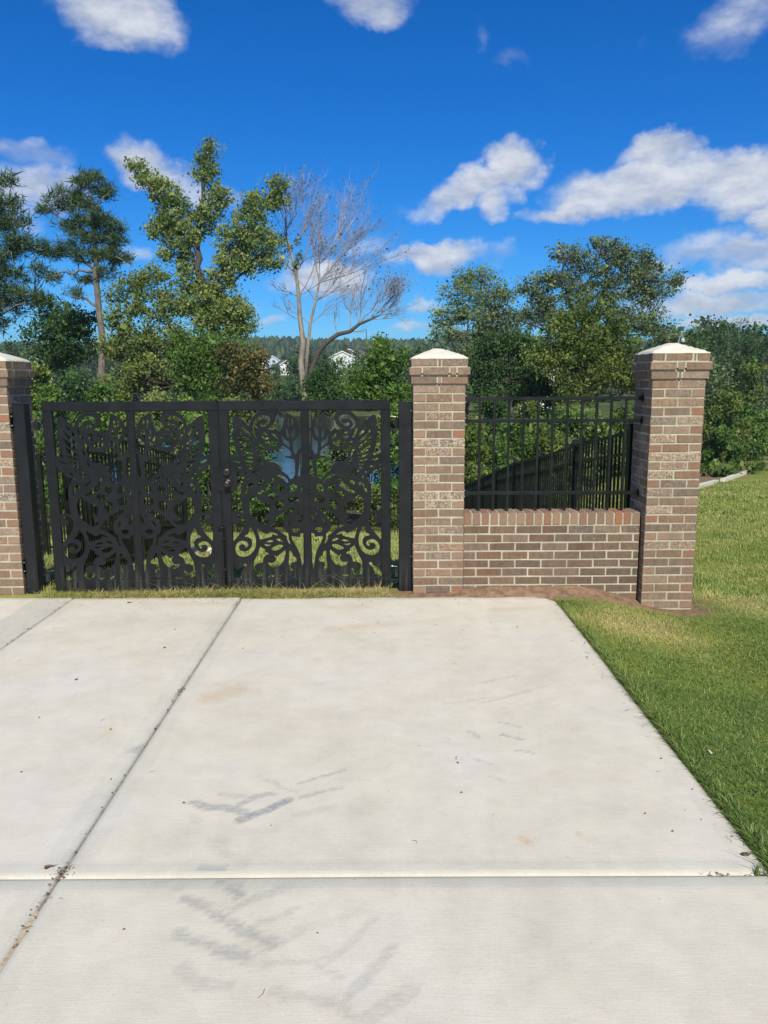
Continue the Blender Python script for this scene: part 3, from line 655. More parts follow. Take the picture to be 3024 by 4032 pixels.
pm = pillar(XM, YF, 0.0, 24, 'brick pillar between the black gate and the low wall, beside the right gate post', 1)
pr = pillar(XRP, YF - .085, .028 - 3 * CH, 27, 'tallest brick pillar at the right end of the low wall, on the lawn edge', 0)
pl = pillar(XL, YF + .02, 0.0, 24, 'brick pillar cut off by the left edge of the picture, beside the left gate post', 1)
# low wall with rowlock coping
WX0, WX1 = XM + PW + .001, XRP - .012; WT = .635
wall = tag(empty('low_brick_wall', ((WX0 + WX1) / 2, YF + .1, 0)), 'low brick wall with soldier coping, between two pillars under a black railing', 'wall')
cx = (WX0 + WX1) / 2; zc = WT - .092 - JT; nrow = 0
while zc > -.05:
    zc -= BH; off_ = 0 if nrow % 2 == 0 else -(BL + JT) / 2; x = WX0
    xx = WX0 + (off_ if off_ else 0)
    while xx < WX1 - .03:
        a0, a1 = max(xx, WX0), min(xx + BL, WX1); L = a1 - a0
        if L > .03:
            kind = 'S' if L > .17 else ('H' if L > .068 else 'C'); LL = {'S': BL, 'H': .092, 'C': .045}[kind]
            o = brick(wall, kind, (a0 + a1) / 2 - cx, -.1 + BD / 2, zc + BH / 2); o.scale = (L / LL, 1, 1)
            o = brick(wall, kind, (a0 + a1) / 2 - cx, .1 - BD / 2, zc + BH / 2); o.scale = (L / LL, 1, 1)
        xx += BL + JT
    zc -= JT; nrow += 1
vs, fs = cbox(.0575, .2, .092, .0028, 5, .0012); rl = []
for i in range(4):
    vs, fs = cbox(.0575, .203, .092, .003, 40 + i, .0015); rl.append(mesh_np('brick', vs, fs, [m_bend]))
nr = 20; pit = (WX1 - WX0 + JT) / nr
for i in range(nr):
    o = bpy.data.objects.new('brick', rl[i % 4]); COL.objects.link(o); o.parent = wall
    o.location = (WX0 + pit * i + (pit - JT) / 2 - cx, random.uniform(-.002, .002), WT - .046 + random.uniform(-.0012, .0012)); o.rotation_euler = (0, random.uniform(-.006, .006), random.uniform(-.008, .008)); o.scale = ((pit - JT) / .0575, 1, 1)
mb = MB(); mb.box(WX0 - cx - .0, WX1 - cx + .0, -.1 + .0038, .1 - .0038, -.15, WT - .005); mb.build('mortar', m_mortar, wall)
# ------------------------------------------------------------------ railing above the wall
RX0, RX1 = WX0 + .004, XRP - .004; RY = YF + .105
rail = tag(empty('metal_railing', ((RX0 + RX1) / 2, RY, 0)), 'black metal railing with eleven thin pickets standing on the low brick wall', 'railing'); cxr = (RX0 + RX1) / 2
for z in (1.508, 1.338, .775):
    mb = MB(); mb.box(RX0 - cxr, RX1 - cxr, -.013, .013, z - .013, z + .013, 0, .002); mb.build('rail', m_fence, rail)
pk = MB(); pk.box(-.009, .009, -.009, .009, WT - .002, 1.512, 0, .0015); pkm = pk.mesh('picket', m_fence)
for i in range(11): link('picket', pkm, rail, ((.742 + i * .1125) - cxr, 0, 0))
for z in (1.508, 1.338, .775):
    for s in (-1, 1):
        mb = MB(); x = (RX0 if s < 0 else RX1) - cxr; mb.box(x - (.004 if s > 0 else 0), x + (.004 if s < 0 else 0), -.02, .02, z - .032, z + .032, 0)
        mb.box(x - (.034 if s > 0 else -.002), x + (.034 if s < 0 else -.002), -.0165, .0165, z - .0165, z + .0165, 0)
        b = mb.build('bracket', m_fence, rail)
        for dz in (-.024, .024): mb = MB(); mb.cyl((x - s * .004, -.012, z + dz), (-s, 0, 0), .004, .006, 8); mb.build('screw', m_steel, b)
# ------------------------------------------------------------------ gate
GK = math.tan(R(2.1))
def gplane(px, py):           # photo pixel -> point on the gate's plane
    d = _C3 @ np.array([(px - 1512) / F, -(py - 2016) / F, -1.0]); t = (5.985) / (d[1] - GK * d[0]); return d * t + np.array([0, 0, HC])
TS = {1: (4.1475, 1180, 1570, 0), 2: (4.1475, 1180, 1790, 0), 3: (4.1475, 1180, 2000, 0), 4: (4.1475, 1180, 2130, 0), 5: (5.184, 900, 1590, 1)}
CG = 1 / math.cos(math.atan(GK))
def xcen():  # bar centre on the plane
    a = gplane(1203.5, 1620)[0]; b = gplane(1216.5, 2200)[0]; return (a + b) / 2
XC = xcen()
def tp(tile, pts):
    s, ox, oy, mir = TS[tile]; o = []
    for x, y in pts:
        p = gplane(ox + x / s, oy + y / s); u = (p[0] - XC) * CG; o.append((-u if mir else u, p[2]))
    return o
HOLES = [
 (5, [(3,132),(3,132),(690,132),(690,132),(610,190),(540,260),(490,340),(470,420),(440,470),(400,400),(330,340),(260,290),(200,245),(150,245),(125,290),(132,340),(118,400),(142,460),(140,540),(108,620),(132,700),(150,760),(158,830),(182,900),(200,980),(230,1040),(235,1085),(150,1060),(40,1020),(12,1000),(8,600)]),
 (5, [(530,430),(560,340),(620,270),(700,230),(800,222),(870,250),(892,320),(870,400),(820,450),(760,478),(700,470),(670,420),(690,380),(720,395),(760,405),(800,400),(825,370),(820,320),(770,310),(700,320),(640,350),(610,400),(605,450),(650,500),(680,530),(640,530),(560,470)]),
 (5, [(870,132),(870,132),(930,170),(975,240),(985,320),(955,400),(900,460),(850,500),(790,530),(860,530),(940,540),(985,500),(1020,540),(1055,570),(1095,560),(1110,520),(1130,470),(1150,390),(1170,300),(1180,220),(1180,180),(1180,180),(1230,190),(1300,230),(1370,290),(1420,340),(1450,400),(1460,470),(1455,500),(1500,497),(1500,497),(1492,132),(1492,132)]),
 (5, [(1240,290),(1226,340),(1226,420),(1240,470),(1285,480),(1290,430),(1275,350),(1255,295)]),
 (5, [(1300,290),(1300,360),(1305,480),(1340,445),(1362,400),(1362,350),(1340,310)]),
 (5, [(1195,475),(1190,540),(1195,620),(1215,680),(1262,715),(1262,650),(1245,570),(1225,510)]),
 (5, [(1390,440),(1350,490),(1310,550),(1297,620),(1310,670),(1330,698),(1370,660),(1395,600),(1405,520),(1400,460)]),
 (5, [(1500,535),(1480,560),(1460,620),(1430,680),(1385,735),(1330,775),(1335,860),(1345,950),(1355,1010),(1390,1035),(1410,1035),(1420,1000),(1440,950),(1470,920),(1515,885),(1515,885),(1510,700),(1502,535)]),
 (5, [(1517,955),(1490,1000),(1470,1080),(1465,1180),(1455,1300),(1445,1400),(1440,1495),(1480,1480),(1530,1430),(1530,1430),(1528,1200),(1522,1000)]),
 (5, [(890,590),(950,600),(1000,640),(1040,680),(1068,730),(1020,715),(970,690),(940,650)]),
 (5, [(690,585),(750,570),(810,590),(845,640),(800,650),(740,620)]),
 (5, [(690,650),(760,660),(830,680),(890,705),(830,730),(770,735),(720,700)]),
 (5, [(760,790),(820,765),(900,752),(980,760),(1048,790),(1020,835),(970,865),(920,875),(860,865),(800,830)]),
 (5, [(530,430),(515,500),(520,570),(545,620),(570,670),(600,715),(640,690),(620,640),(590,600),(570,550),(550,480)]),
 (5, [(625,755),(640,830),(670,920),(710,1010),(740,1090),(790,1150),(830,1195),(900,1190),(970,1200),(1040,1240),(1080,1290),(1110,1360),(1120,1395),(1160,1400),(1200,1440),(1250,1490),(1270,1530),(1310,1545),(1350,1520),(1380,1460),(1390,1380),(1385,1300),(1388,1200),(1370,1130),(1300,1115),(1230,1100),(1155,1085),(1230,1070),(1300,1075),(1318,1030),(1290,960),(1240,910),(1180,870),(1120,840),(1080,900),(1020,940),(940,950),(850,950),(765,945),(765,945),(765,880),(740,860),(700,830),(680,780)]),
 (5, [(1105,595),(1150,680),(1190,730),(1270,775),(1275,860),(1280,910),(1230,860),(1180,825),(1135,800),(1125,740),(1115,660)]),
 (5, [(575,790),(600,850),(640,940),(680,1030),(715,1110),(690,1110),(640,1050),(600,970),(580,890)]),
 (5, [(640,1130),(660,1190),(700,1240),(740,1270),(735,1210),(710,1150),(670,1110)]),
 (5, [(290,415),(340,440),(390,500),(440,560),(490,620),(500,680),(440,640),(380,590),(330,520),(300,470)]),
 (5, [(225,490),(260,520),(310,590),(380,660),(450,720),(505,780),(512,830),(440,790),(370,730),(300,650),(240,560)]),
 (5, [(220,655),(260,670),(300,710),(360,770),(430,820),(510,870),(520,930),(440,910),(350,870),(270,800),(230,720)]),
 (5, [(255,850),(300,860),(370,910),(450,970),(530,1010),(540,1050),(460,1045),(370,1010),(300,950),(265,890)]),
 (5, [(290,1010),(350,1035),(430,1065),(540,1078),(540,1120),(460,1120),(380,1095),(310,1050)]),
 (5, [(335,1130),(400,1150),(480,1165),(550,1175),(555,1205),(470,1200),(390,1190),(350,1160)]),
 (5, [(390,1215),(460,1232),(570,1240),(565,1270),(490,1275),(410,1265)]),
 (5, [(440,1310),(500,1300),(590,1295),(600,1320),(540,1350),(460,1355)]),
 (5, [(500,1385),(560,1365),(630,1340),(630,1365),(580,1410),(520,1420)]),
 (5, [(570,1460),(620,1420),(660,1385),(680,1400),(650,1450),(600,1485)]),
 (5, [(660,1490),(700,1460),(725,1460),(710,1500),(670,1520)]),
 (5, [(105,1125),(160,1130),(230,1150),(275,1180),(270,1215),(200,1200),(140,1170)]),
 (5, [(220,1280),(310,1285),(310,1330),(220,1310)]),
 (5, [(315,1375),(370,1370),(410,1400),(405,1440),(350,1420)]),
 (5, [(415,1480),(460,1490),(480,1530),(450,1540),(420,1510)]),
 (2, [(1328,112),(1300,150),(1300,200),(1250,240),(1195,255),(1200,290),(1160,320),(1090,335),(1100,380),(1140,440),(1165,500),(1172,600),(1170,800),(1165,860),(1145,935),(1200,916),(1270,905),(1331,905),(1331,905)]),
 (3, [(1160,110),(1190,90),(1240,85),(1280,95),(1300,125),(1240,135),(1212,160),(1212,200),(1240,230),(1290,240),(1337,228),(1337,228),(1339,300),(1341,530),(1341,530),(1290,480),(1240,420),(1190,360),(1155,310),(1135,250),(1128,200),(1135,150)]),
 (2, [(395,430),(430,380),(480,340),(540,310),(590,310),(585,345),(520,375),(470,420),(425,468)]),
 (2, [(630,325),(660,360),(700,420),(750,480),(800,530),(830,560),(870,575),(910,600),(910,635),(860,635),(800,605),(750,570),(690,545),(660,520),(650,450),(630,380)]),
 (2, [(780,360),(830,395),(880,425),(905,445),(895,500),(850,470),(810,430),(790,395)]),
 (2, [(960,480),(985,445),(1010,435),(1050,455),(1080,490),(1100,540),(1105,600),(1110,640),(1085,610),(1060,570),(1035,540),(1030,500),(1000,505),(980,510)]),
 (2, [(270,500),(310,475),(350,475),(385,500),(405,540),(425,585),(385,610),(330,605),(295,570),(270,530)]),
 (2, [(470,540),(490,490),(530,470),(570,475),(600,510),(605,560),(580,590),(540,615),(520,590),(500,570),(470,575)]),
 (2, [(580,640),(600,610),(660,598),(720,600),(745,640),(750,680),(720,715),(670,725),(610,710),(585,670),(630,658)]),
 (2, [(490,740),(530,728),(580,730),(620,765),(635,820),(620,870),(590,900),(550,900),(515,870),(490,800)]),
 (2, [(255,720),(280,680),(320,660),(370,660),(375,680),(440,700),(430,760),(390,795),(330,805),(280,790),(255,760)]),
 (2, [(187,515),(205,550),(220,590),(240,605),(190,635),(190,635),(187,580)]),
 (2, [(720,790),(800,770),(860,740),(920,690),(970,645),(1010,660),(1040,710),(1055,780),(1055,860),(1045,930),(1020,980),(1000,1010),(960,1051),(920,1086),(870,1116),(820,1131),(770,1121),(735,1091),(715,1041),(735,1046),(770,1056),(800,1031),(805,991),(790,961),(740,946),(730,911),(722,850)]),
 (3, [(260,0),(330,-5),(410,-10),(440,30),(510,70),(570,90),(620,140),(660,190),(700,250),(755,283),(755,283),(690,312),(610,350),(545,405),(500,445),(470,455),(484,480),(465,530),(445,582),(445,582),(412,582),(412,582),(430,530),(445,470),(443,402),(480,385),(505,350),(516,300),(510,220),(480,180),(450,150),(420,100),(380,70),(330,45),(290,20)]),
 (3, [(195,35),(215,80),(240,130),(280,200),(290,235),(240,235),(200,215),(195,130)]),
 (3, [(240,30),(265,60),(300,100),(315,115),(285,125),(255,80)]),
 (3, [(375,165),(410,180),(435,220),(445,270),(440,295),(405,260),(385,215)]),
 (3, [(255,340),(290,315),(340,310),(385,320),(395,355),(375,390),(330,400),(285,380)]),
 (3, [(205,395),(205,395),(235,415),(262,412),(262,470),(262,470),(330,460),(397,450),(397,450),(395,500),(370,560),(340,610),(310,670),(285,730),(270,800),(262,889),(248,979),(238,1019),(225,979),(218,840),(210,600)]),
 (3, [(595,440),(640,405),(690,380),(745,370),(780,415),(830,390),(880,360),(920,320),(945,310),(950,340),(935,390),(915,450),(908,498),(908,498),(860,495),(800,480),(740,465),(708,450),(700,415),(680,425),(640,440)]),
 (3, [(535,548),(555,510),(590,488),(640,485),(652,505),(620,530),(575,542)]),
 (3, [(675,535),(710,510),(760,508),(800,525),(822,545),(780,552),(720,545)]),
 (3, [(712,578),(770,582),(810,575),(850,568),(830,600),(790,615),(750,605)]),
 (3, [(525,605),(570,585),(610,585),(660,605),(745,650),(710,680),(660,690),(610,675),(560,640)]),
 (3, [(1040,290),(1020,320),(995,370),(970,450),(965,540),(975,610),(1000,670),(1050,730),(1110,765),(1180,778),(1240,765),(1290,720),(1310,650),(1300,590),(1260,530),(1200,505),(1140,510),(1100,540),(1085,580),(1100,610),(1150,635),(1145,590),(1175,570),(1215,572),(1240,600),(1240,640),(1210,670),(1160,685),(1100,670),(1060,630),(1032,570),(1035,510),(1065,470),(1110,455),(1145,455),(1143,425),(1120,410),(1090,405),(1080,360),(1070,300)]),
 (4, [(820,118),(860,100),(905,65),(905,65),(930,130),(955,190),(985,250),(1010,290),(1030,350),(1025,420),(1040,470),(1040,520),(1000,560),(940,570),(890,550),(855,500),(848,450),(870,430),(880,460),(930,480),(985,465),(1005,420),(995,370),(950,345),(900,345),(870,335),(870,290),(845,240),(800,212),(750,208),(790,170),(835,155)]),
 (4, [(503,130),(503,130),(570,180),(640,235),(660,245),(672,210),(700,212),(675,250),(665,290),(690,330),(740,345),(775,335),(790,320),(795,360),(770,395),(720,420),(660,420),(610,400),(560,350),(530,300),(510,230),(503,180)]),
 (4, [(448,145),(410,160),(390,200),(388,235),(350,255),(330,290),(325,330),(370,345),(410,345),(430,380),(415,420),(390,455),(400,490),(430,490),(455,465),(470,430),(462,350),(452,250)]),
 (4, [(345,540),(380,565),(440,570),(480,555),(483,604),(483,604),(385,604),(360,580)]),
 (4, [(690,604),(690,604),(685,560),(700,535),(730,540),(780,540),(800,560),(850,604),(850,604)]),
 (4, [(552,505),(575,505),(590,540),(637,540),(632,600),(612,602),(590,560),(560,540)]),
 (4, [(1130,350),(1155,340),(1185,350),(1195,390),(1230,400),(1290,440),(1310,400),(1305,360),(1320,338),(1346,335),(1346,335),(1347,602),(1347,602),(1110,602),(1150,578),(1220,568),(1225,510),(1200,440),(1160,400),(1130,380)]),
]
def chaikin(p, n=2):
    p = np.array(p, float)
    for _ in range(n):
        q = np.roll(p, -1, 0); p = np.stack([p * .75 + q * .25, p * .25 + q * .75], 1).reshape(-1, 2)
    return p
gz_t = gplane(1203.5, 1614)[2]; gz_b = gplane(1217, 2274.7)[2]; gtop = gplane(1203.5, 1577)[2]; gbot = gplane(1217, 2317)[2]
uin = (gplane(1498.9, 1640)[0] - XC) * CG; uout = (gplane(1536, 1640)[0] - XC) * CG; ubar = .026
h = .0028
us = np.arange(.018, uin + .010, h); zs = np.arange(gz_b - .010, gz_t + .012, h)
UU, ZZ = np.meshgrid(us, zs); SD = np.full(UU.shape, -0.05)       # negative = solid
for tile, pts in HOLES:
    q = chaikin(tp(tile, pts)); q[:, 0] = np.clip(q[:, 0], ubar - .004, uin + .004); m = .012
    i0, i1 = np.searchsorted(us, [q[:, 0].min() - m, q[:, 0].max() + m]); j0, j1 = np.searchsorted(zs, [q[:, 1].min() - m, q[:, 1].max() + m])
    X = UU[j0:j1, i0:i1]; Y = ZZ[j0:j1, i0:i1]
    if X.size == 0: continue
    ins = np.zeros(X.shape, bool); dist = np.full(X.shape, 9.)
    for a, b in zip(q, np.roll(q, -1, 0)):
        d = b - a; L = d @ d
        if L < 1e-12: continue
        t = np.clip(((X - a[0]) * d[0] + (Y - a[1]) * d[1]) / L, 0, 1); dist = np.minimum(dist, (X - a[0] - t * d[0]) ** 2 + (Y - a[1] - t * d[1]) ** 2)
        if a[1] != b[1]: ins ^= ((a[1] > Y) != (b[1] > Y)) & (X < d[0] * (Y - a[1]) / d[1] + a[0])
    dist = np.sqrt(dist); SD[j0:j1, i0:i1] = np.maximum(SD[j0:j1, i0:i1], np.where(ins, dist, -dist) - .0017)
# marching squares over the solid (SD<0): front, back and cut edges
def march(us, zs, SD, yf, yb):
    V = []; key = {}; faces = []; edges = []
    ny_, nx_ = SD.shape
    def vid(k, u, z):
        if k not in key: key[k] = len(V); V.append((u, z))
        return key[k]
    inside = SD < 0
    for j in range(ny_ - 1):
        i = 0
        row = inside[j] & inside[j + 1]
        while i < nx_ - 1:
            if row[i] and row[i + 1]:
                k = i + 1
                while k < nx_ - 1 and row[k + 1] and (k - i) < 1: k += 1
                faces.append([vid(('g', i, j), us[i], zs[j]), vid(('g', k, j), us[k], zs[j]), vid(('g', k, j + 1), us[k], zs[j + 1]), vid(('g', i, j + 1), us[i], zs[j + 1])]); i = k; continue
            c = [(i, j), (i + 1, j), (i + 1, j + 1), (i, j + 1)]; s = [inside[b, a] for a, b in c]
            if any(s):
                poly = []; cut = []
                for q in range(4):
                    a, b = c[q], c[(q + 1) % 4]
                    if s[q]: poly.append(vid(('g',) + a, us[a[0]], zs[a[1]]))
                    if s[q] != s[(q + 1) % 4]:
                        da, db = SD[a[1], a[0]], SD[b[1], b[0]]; t = da / (da - db)
                        kk = ('e',) + tuple(sorted((a, b))); v = vid(kk, us[a[0]] + t * (us[b[0]] - us[a[0]]), zs[a[1]] + t * (zs[b[1]] - zs[a[1]])); poly.append(v); cut.append((v, s[q]))
                faces.append(poly)
                if len(cut) == 2:
                    (v0, s0), (v1, s1) = cut; edges.append((v0, v1) if s0 else (v1, v0))
            i += 1
    return V, faces, edges
V2, F2, E2 = march(us, zs, SD, 0, 0)
def half(mirror):
    n = len(V2); s = -1 if mirror else 1; yf, yb = .016, .022
    V = [(s * u, yf, z) for u, z in V2] + [(s * u, yb, z) for u, z in V2]; Fs = []
    for f in F2: Fs.append(tuple(f if not mirror else f[::-1])); Fs.append(tuple(x + n for x in (f[::-1] if not mirror else f)))
    for a, b in E2: q = (a, b, b + n, a + n); Fs.append(q if not mirror else q[::-1])
    return V, Fs
mb = MB()
for mir in (0, 1): v, f = half(mir); mb.add(v, f)
orn_mesh = mb.mesh('ornament_panel', m_gate)
ROT = math.atan(GK)
def gate_leaf(xc_world, label, mesh_o, sx=1.0):
    p0 = np.array([xc_world, 5.985 + GK * xc_world, 0]); root = tag(empty('gate_leaf', p0 + np.array([0, -.016, 0]), ROT), label, 'gate', 'gate leaves')
    root.scale = (sx, 1, 1); link('ornament_panel', mesh_o, root)
    c = .003; fy0, fy1 = .012, .052
    def bar(n, x0, x1, z0, z1):
        m = MB(); m.box(x0, x1, fy0, fy1, z0, z1, 0, c); return m.build(n, m_gate, root)
    bar('top_rail', -uout, uout, gz_t, gtop); bar('bottom_rail', -uout, uout, gbot, gz_b)
    bar('stile', -uout, -uin, gz_b + .0005, gz_t - .0005); bar('stile', uin, uout, gz_b + .0005, gz_t - .0005)
    bar('centre_mullion', -ubar, ubar, gz_b + .0005, gz_t - .0005)
    return root
XC2 = gplane(516.5, 1620)[0] * .5 + gplane(557, 2250)[0] * .5
half_seam = None
XR_ = XC - .008; SR_, SL_ = 1.015, 1.018
gr = gate_leaf(XR_, 'right leaf of the black cut-out metal gate, with the door knob and lock', orn_mesh, SR_)
XC2 = XR_ - (uout * (SR_ + SL_) + .006) / CG
gl = gate_leaf(XC2, 'left leaf of the black cut-out metal gate, without a lock', orn_mesh, SL_)
def loc_g(px, py, root_x):
    p = gplane(px, py); return (p[0] - root_x) * CG, p[2]
# lock box, dead bolt, knob and cane bolt on the right leaf
x0, z1 = loc_g(858.5, 1841, XC); x1, z0 = loc_g(945, 1935, XC); xa, za = loc_g(915, 1920, XC)
mb = MB(); mb.box(x0, x1, .006, .0115, z0, z1, 0, .0012); mb.build('lock_plate', m_gate, gr)
ux, uz = loc_g(902, 1859, XC); mb = MB(); mb.lathe((ux, .006, uz), (0, -1, 0), [(.031, 0), (.031, .008), (.027, .014), (.021, .016), (.0205, .026), (.018, .028)], 24); db = mb.build('deadbolt', m_bronze, gr)
mb = MB(); mb.box(ux - .0016, ux + .0016, -.024, -.0215, uz - .008, uz + .008); mb.lathe((ux, -.0225, uz), (0, -1, 0), [(.009, 0), (.008, .0012)], 16); mb.build('keyhole', m_fence, db)
ux, uz = loc_g(907, 1902, XC); mb = MB(); mb.lathe((ux, .006, uz), (0, -1, 0), [(.033, 0), (.033, .005), (.028, .010), (.013, .013), (.012, .030), (.020, .036), (.0265, .046), (.0265, .056), (.022, .064), (.012, .067)], 24); mb.build('door_knob', m_bronze, gr, smooth=True)
xr, zt_ = loc_g(893, 2082, XC); xr2, zb_ = loc_g(906, 2308, XC)
mb = MB(); mb.tube([(xr, -.004, zb_), (xr, -.004, zt_ + .01), (xr - .004, -.012, zt_ + .016), (xr - .045, -.016, zt_ + .008)], [.006, .006, .006, .0065], 10); mb.build('cane_bolt', m_gate, gr, smooth=True)
for py in (2118, 2240):
    _, zz = loc_g(895, py, XC); mb = MB(); mb.box(xr - .022, xr + .022, .004, .0115, zz - .010, zz + .010, 0, .001); mb.box(xr - .010, xr + .010, -.013, .004, zz - .008, zz + .008, 0, .001); mb.build('bolt_guide', m_gate, gr)
# strike strip on the left leaf that overlaps the seam
xs_, _ = loc_g(862, 1700, XC2)
mb = MB(); mb.box(uout - .001, uout + .0045, .014, .050, gbot + .03, gtop - .02); mb.build('strike_strip', m_fence, gl)
# hinges
for root, s in ((gl, -1), (gr, 1)):
    for z in (1.375, .185):
        mb = MB(); x = s * (uout + .002); 
        mb.box(min(x + s * .030, x + s * .066), max(x + s * .030, x + s * .066), .008, .036, z - .085, z - .020, 0, .002); hg = mb.build('hinge', m_post, root)
        mb = MB(); mb.tube([(x, .024, z), (x + s * .058, .022, z - .004)], .006, 8); mb.tube([(x + s * .047, .022, z - .03), (x + s * .047, .022, z + .012)], .0065, 8)
        mb.lathe((x + s * .006, .024, z), (s, 0, 0), [(.011, 0), (.011, .008)], 6); mb.build('hinge_pin', m_bronze, hg)
# ------------------------------------------------------------------ gate posts
def post(x0, x1, y0, ztop, label):
    cx_ = (x0 + x1) / 2; root = tag(empty('gate_post', (cx_, y0 + .05, 0)), label, 'post', 'gate posts'); w = (x1 - x0) / 2
    mb = MB(); mb.box(-w, w, -.05, .05, -.015, ztop - .003, 0, .004); mb.build('shaft', m_post, root)
    mb = MB(); mb.box(-w + .001, w - .001, -.049, .049, ztop - .0028, ztop + .001, 0, .001); mb.build('post_cap', m_post, root)
    return root
rp = post(.116, .2155, 5.93, 1.487, 'square black gate post against the middle brick pillar')
lp = post(-2.832 + .004, -2.735, 5.90, 1.487, 'square black gate post against the left brick pillar')
for root, s in ((lp, -1), (rp, 1)):
    for z in (1.36, .22):
        mb = MB(); mb.box(*sorted((s * .0502, s * .0565)), -.075, .02, z - .055, z + .055, 0); b = mb.build('wall_bracket', m_fence, root)
        if s < 0:
            for dz in (-.035, .035): mb = MB(); mb.cyl((s * .0502, -.062, z + dz), (1, 0, 0), .008, .010, 8); mb.build('bolt', m_steel, b)
        else:
            mb = MB(); mb.cyl((s * .045, -.0505, z + .06), (0, -1, 0), .005, .006, 8); mb.build('bolt', m_steel, b)
x, y = .03, 5.99
mb = MB(); mb.box(-.03, .09, -.02, .02, .055, .075, 0); tag(mb.build('gate_stop', m_fence, loc=(.03, 6.0, 0)), 'short black gate stop by the foot of the right gate post', 'gate stop')

# ------------------------------------------------------------------ puppy-picket fences behind the gate
FH = 1.37
def fence_run(pts, label, panel=1.83, group='lawn fences', double=True):
    """pts: polyline of (x,y); fence steps with the ground slope"""
    p0 = pts[0]; root = tag(empty('metal_fence', (p0[0], p0[1], float(ground_z(p0[0], p0[1])))), label, 'fence', group)
    base = np.array(root.location)
    pmesh = MB(); pmesh.box(-.0085, .0085, -.0085, .0085, .07, FH - .01, 0); pmesh = pmesh.mesh('picket', m_fence)
    smesh = MB(); smesh.box(-.0085, .0085, -.0085, .0085, .03, .46, 0); smesh = smesh.mesh('short_picket', m_fence)
    pom = MB(); pom.box(-.028, .028, -.028, .028, -.1, FH + .04, 0, .002); pom.box(-.031, .031, -.031, .031, FH + .0405, FH + .055, 0, .002); pom = pom.mesh('fence_post', m_fence)
    npk = 0; extra = MB()
    for a, b in zip(pts[:-1], pts[1:]):
        a = np.array(a, float); b = np.array(b, float); L = np.linalg.norm(b - a); n = max(1, round(L / panel)); d = (b - a) / L; ang = math.atan2(d[1], d[0])
        for k in range(n):
            q0 = a + (b - a) * k / n; q1 = a + (b - a) * (k + 1) / n; z0 = float(ground_z(*q0)); z1 = float(ground_z(*q1)); l = L / n
            link('fence_post', pom, root, np.array([q0[0], q0[1], z0]) - base, ang)
            for hz, t in ((FH - .013, .015), (FH - .19, .013), (.44, .013), (.13, .013)):
                A = np.array([q0[0], q0[1], z0 + hz]) - base; B = np.array([q1[0], q1[1], z1 + hz]) - base; nrm = np.array([-d[1], d[0], 0]) * .013; up = np.array([0, 0, t])
                vs = [A - nrm - up, A + nrm - up, A + nrm + up, A - nrm + up, B - nrm - up, B + nrm - up, B + nrm + up, B - nrm + up]
                m = MB(); m.add(vs, [(0, 1, 2, 3), (7, 6, 5, 4), (0, 4, 5, 1), (1, 5, 6, 2), (2, 6, 7, 3), (3, 7, 4, 0)]); m.build('rail', m_fence, root)
            c = int(l / .105)
            for i in range(c * 2 - 1):
                f = (i + 1) / (c * 2); q = q0 + (q1 - q0) * f; z = z0 + (z1 - z0) * f; loc = np.array([q[0], q[1], z]) - base
                short = i % 2 == 0
                if short and not double: continue
                if npk < 290: link('short_picket' if short else 'picket', smesh if short else pmesh, root, loc, ang); npk += 1
                else:
                    w = .0085; zt = .46 if short else FH - .01; zb = .03 if short else .07
                    extra.box(loc[0] - w, loc[0] + w, loc[1] - w, loc[1] + w, loc[2] + zb, loc[2] + zt)
    link('fence_post', pom, root, np.array([*pts[-1], float(ground_z(*pts[-1]))]) - base, 0)
    if extra.v: tag(extra.build('far_pickets', m_fence, root), kind='stuff')
    return root
fence_run([(-2.74, 6.6), (-2.74, 10.4), (-6.6, 10.4)], 'black picket fence seen through the left gate leaf, running downhill and turning left')
fence_run([(2.05, 6.35), (2.05, FY - .1)], 'black picket fence behind the low wall railing, running downhill away from the right pillar')
fence_run([(-16, FY), (1.95, FY)], 'distant low black fence across the bottom of the lawn, seen through the right gate leaf')
# white edging
def edging(pts, label, w=.07, hgt=.06):
    c = np.array(pts[0]); root_z = float(ground_z(*c)); mb = MB()
    for a, b in zip(pts[:-1], pts[1:]):
        a = np.array(a); b = np.array(b); d = b - a; d = d / np.linalg.norm(d); n = np.array([-d[1], d[0]]) * w / 2; nseg = max(1, int(np.linalg.norm(b - a) / 1.5))
        for k in range(nseg):
            p, q = a + (b - a) * k / nseg, a + (b - a) * (k + 1) / nseg - d * .012; zp, zq = float(ground_z(*p)), float(ground_z(*q))
            vs = [(*(p - n), zp - .05), (*(p + n), zp - .05), (*(p + n), zp + hgt), (*(p - n), zp + hgt), (*(q - n), zq - .05), (*(q + n), zq - .05), (*(q + n), zq + hgt), (*(q - n), zq + hgt)]
            mb.add([np.array(v) - np.array([c[0], c[1], root_z]) for v in vs], [(0, 1, 2, 3), (7, 6, 5, 4), (0, 4, 5, 1), (1, 5, 6, 2), (2, 6, 7, 3), (3, 7, 4, 0)])
    return tag(mb.build('lawn_edging', m_cap, loc=(c[0], c[1], root_z)), label, 'edging', 'pale concrete lawn edging')
edging([(-3.3, 11.45), (-2.42, 11.5)], 'short pale concrete edging strip on the lawn, seen through the left gate leaf', .08, .05)
edging([(8.9, 22.0), (11.6, 26.6)], 'nearer pale concrete edging strip right of the right pillar, along the lawn', .16, .10)
edging([(12.0, 27.0), (17, 35.6), (27, 52)], 'farther pale concrete edging strip running off to the right below the woods', .18, .12)
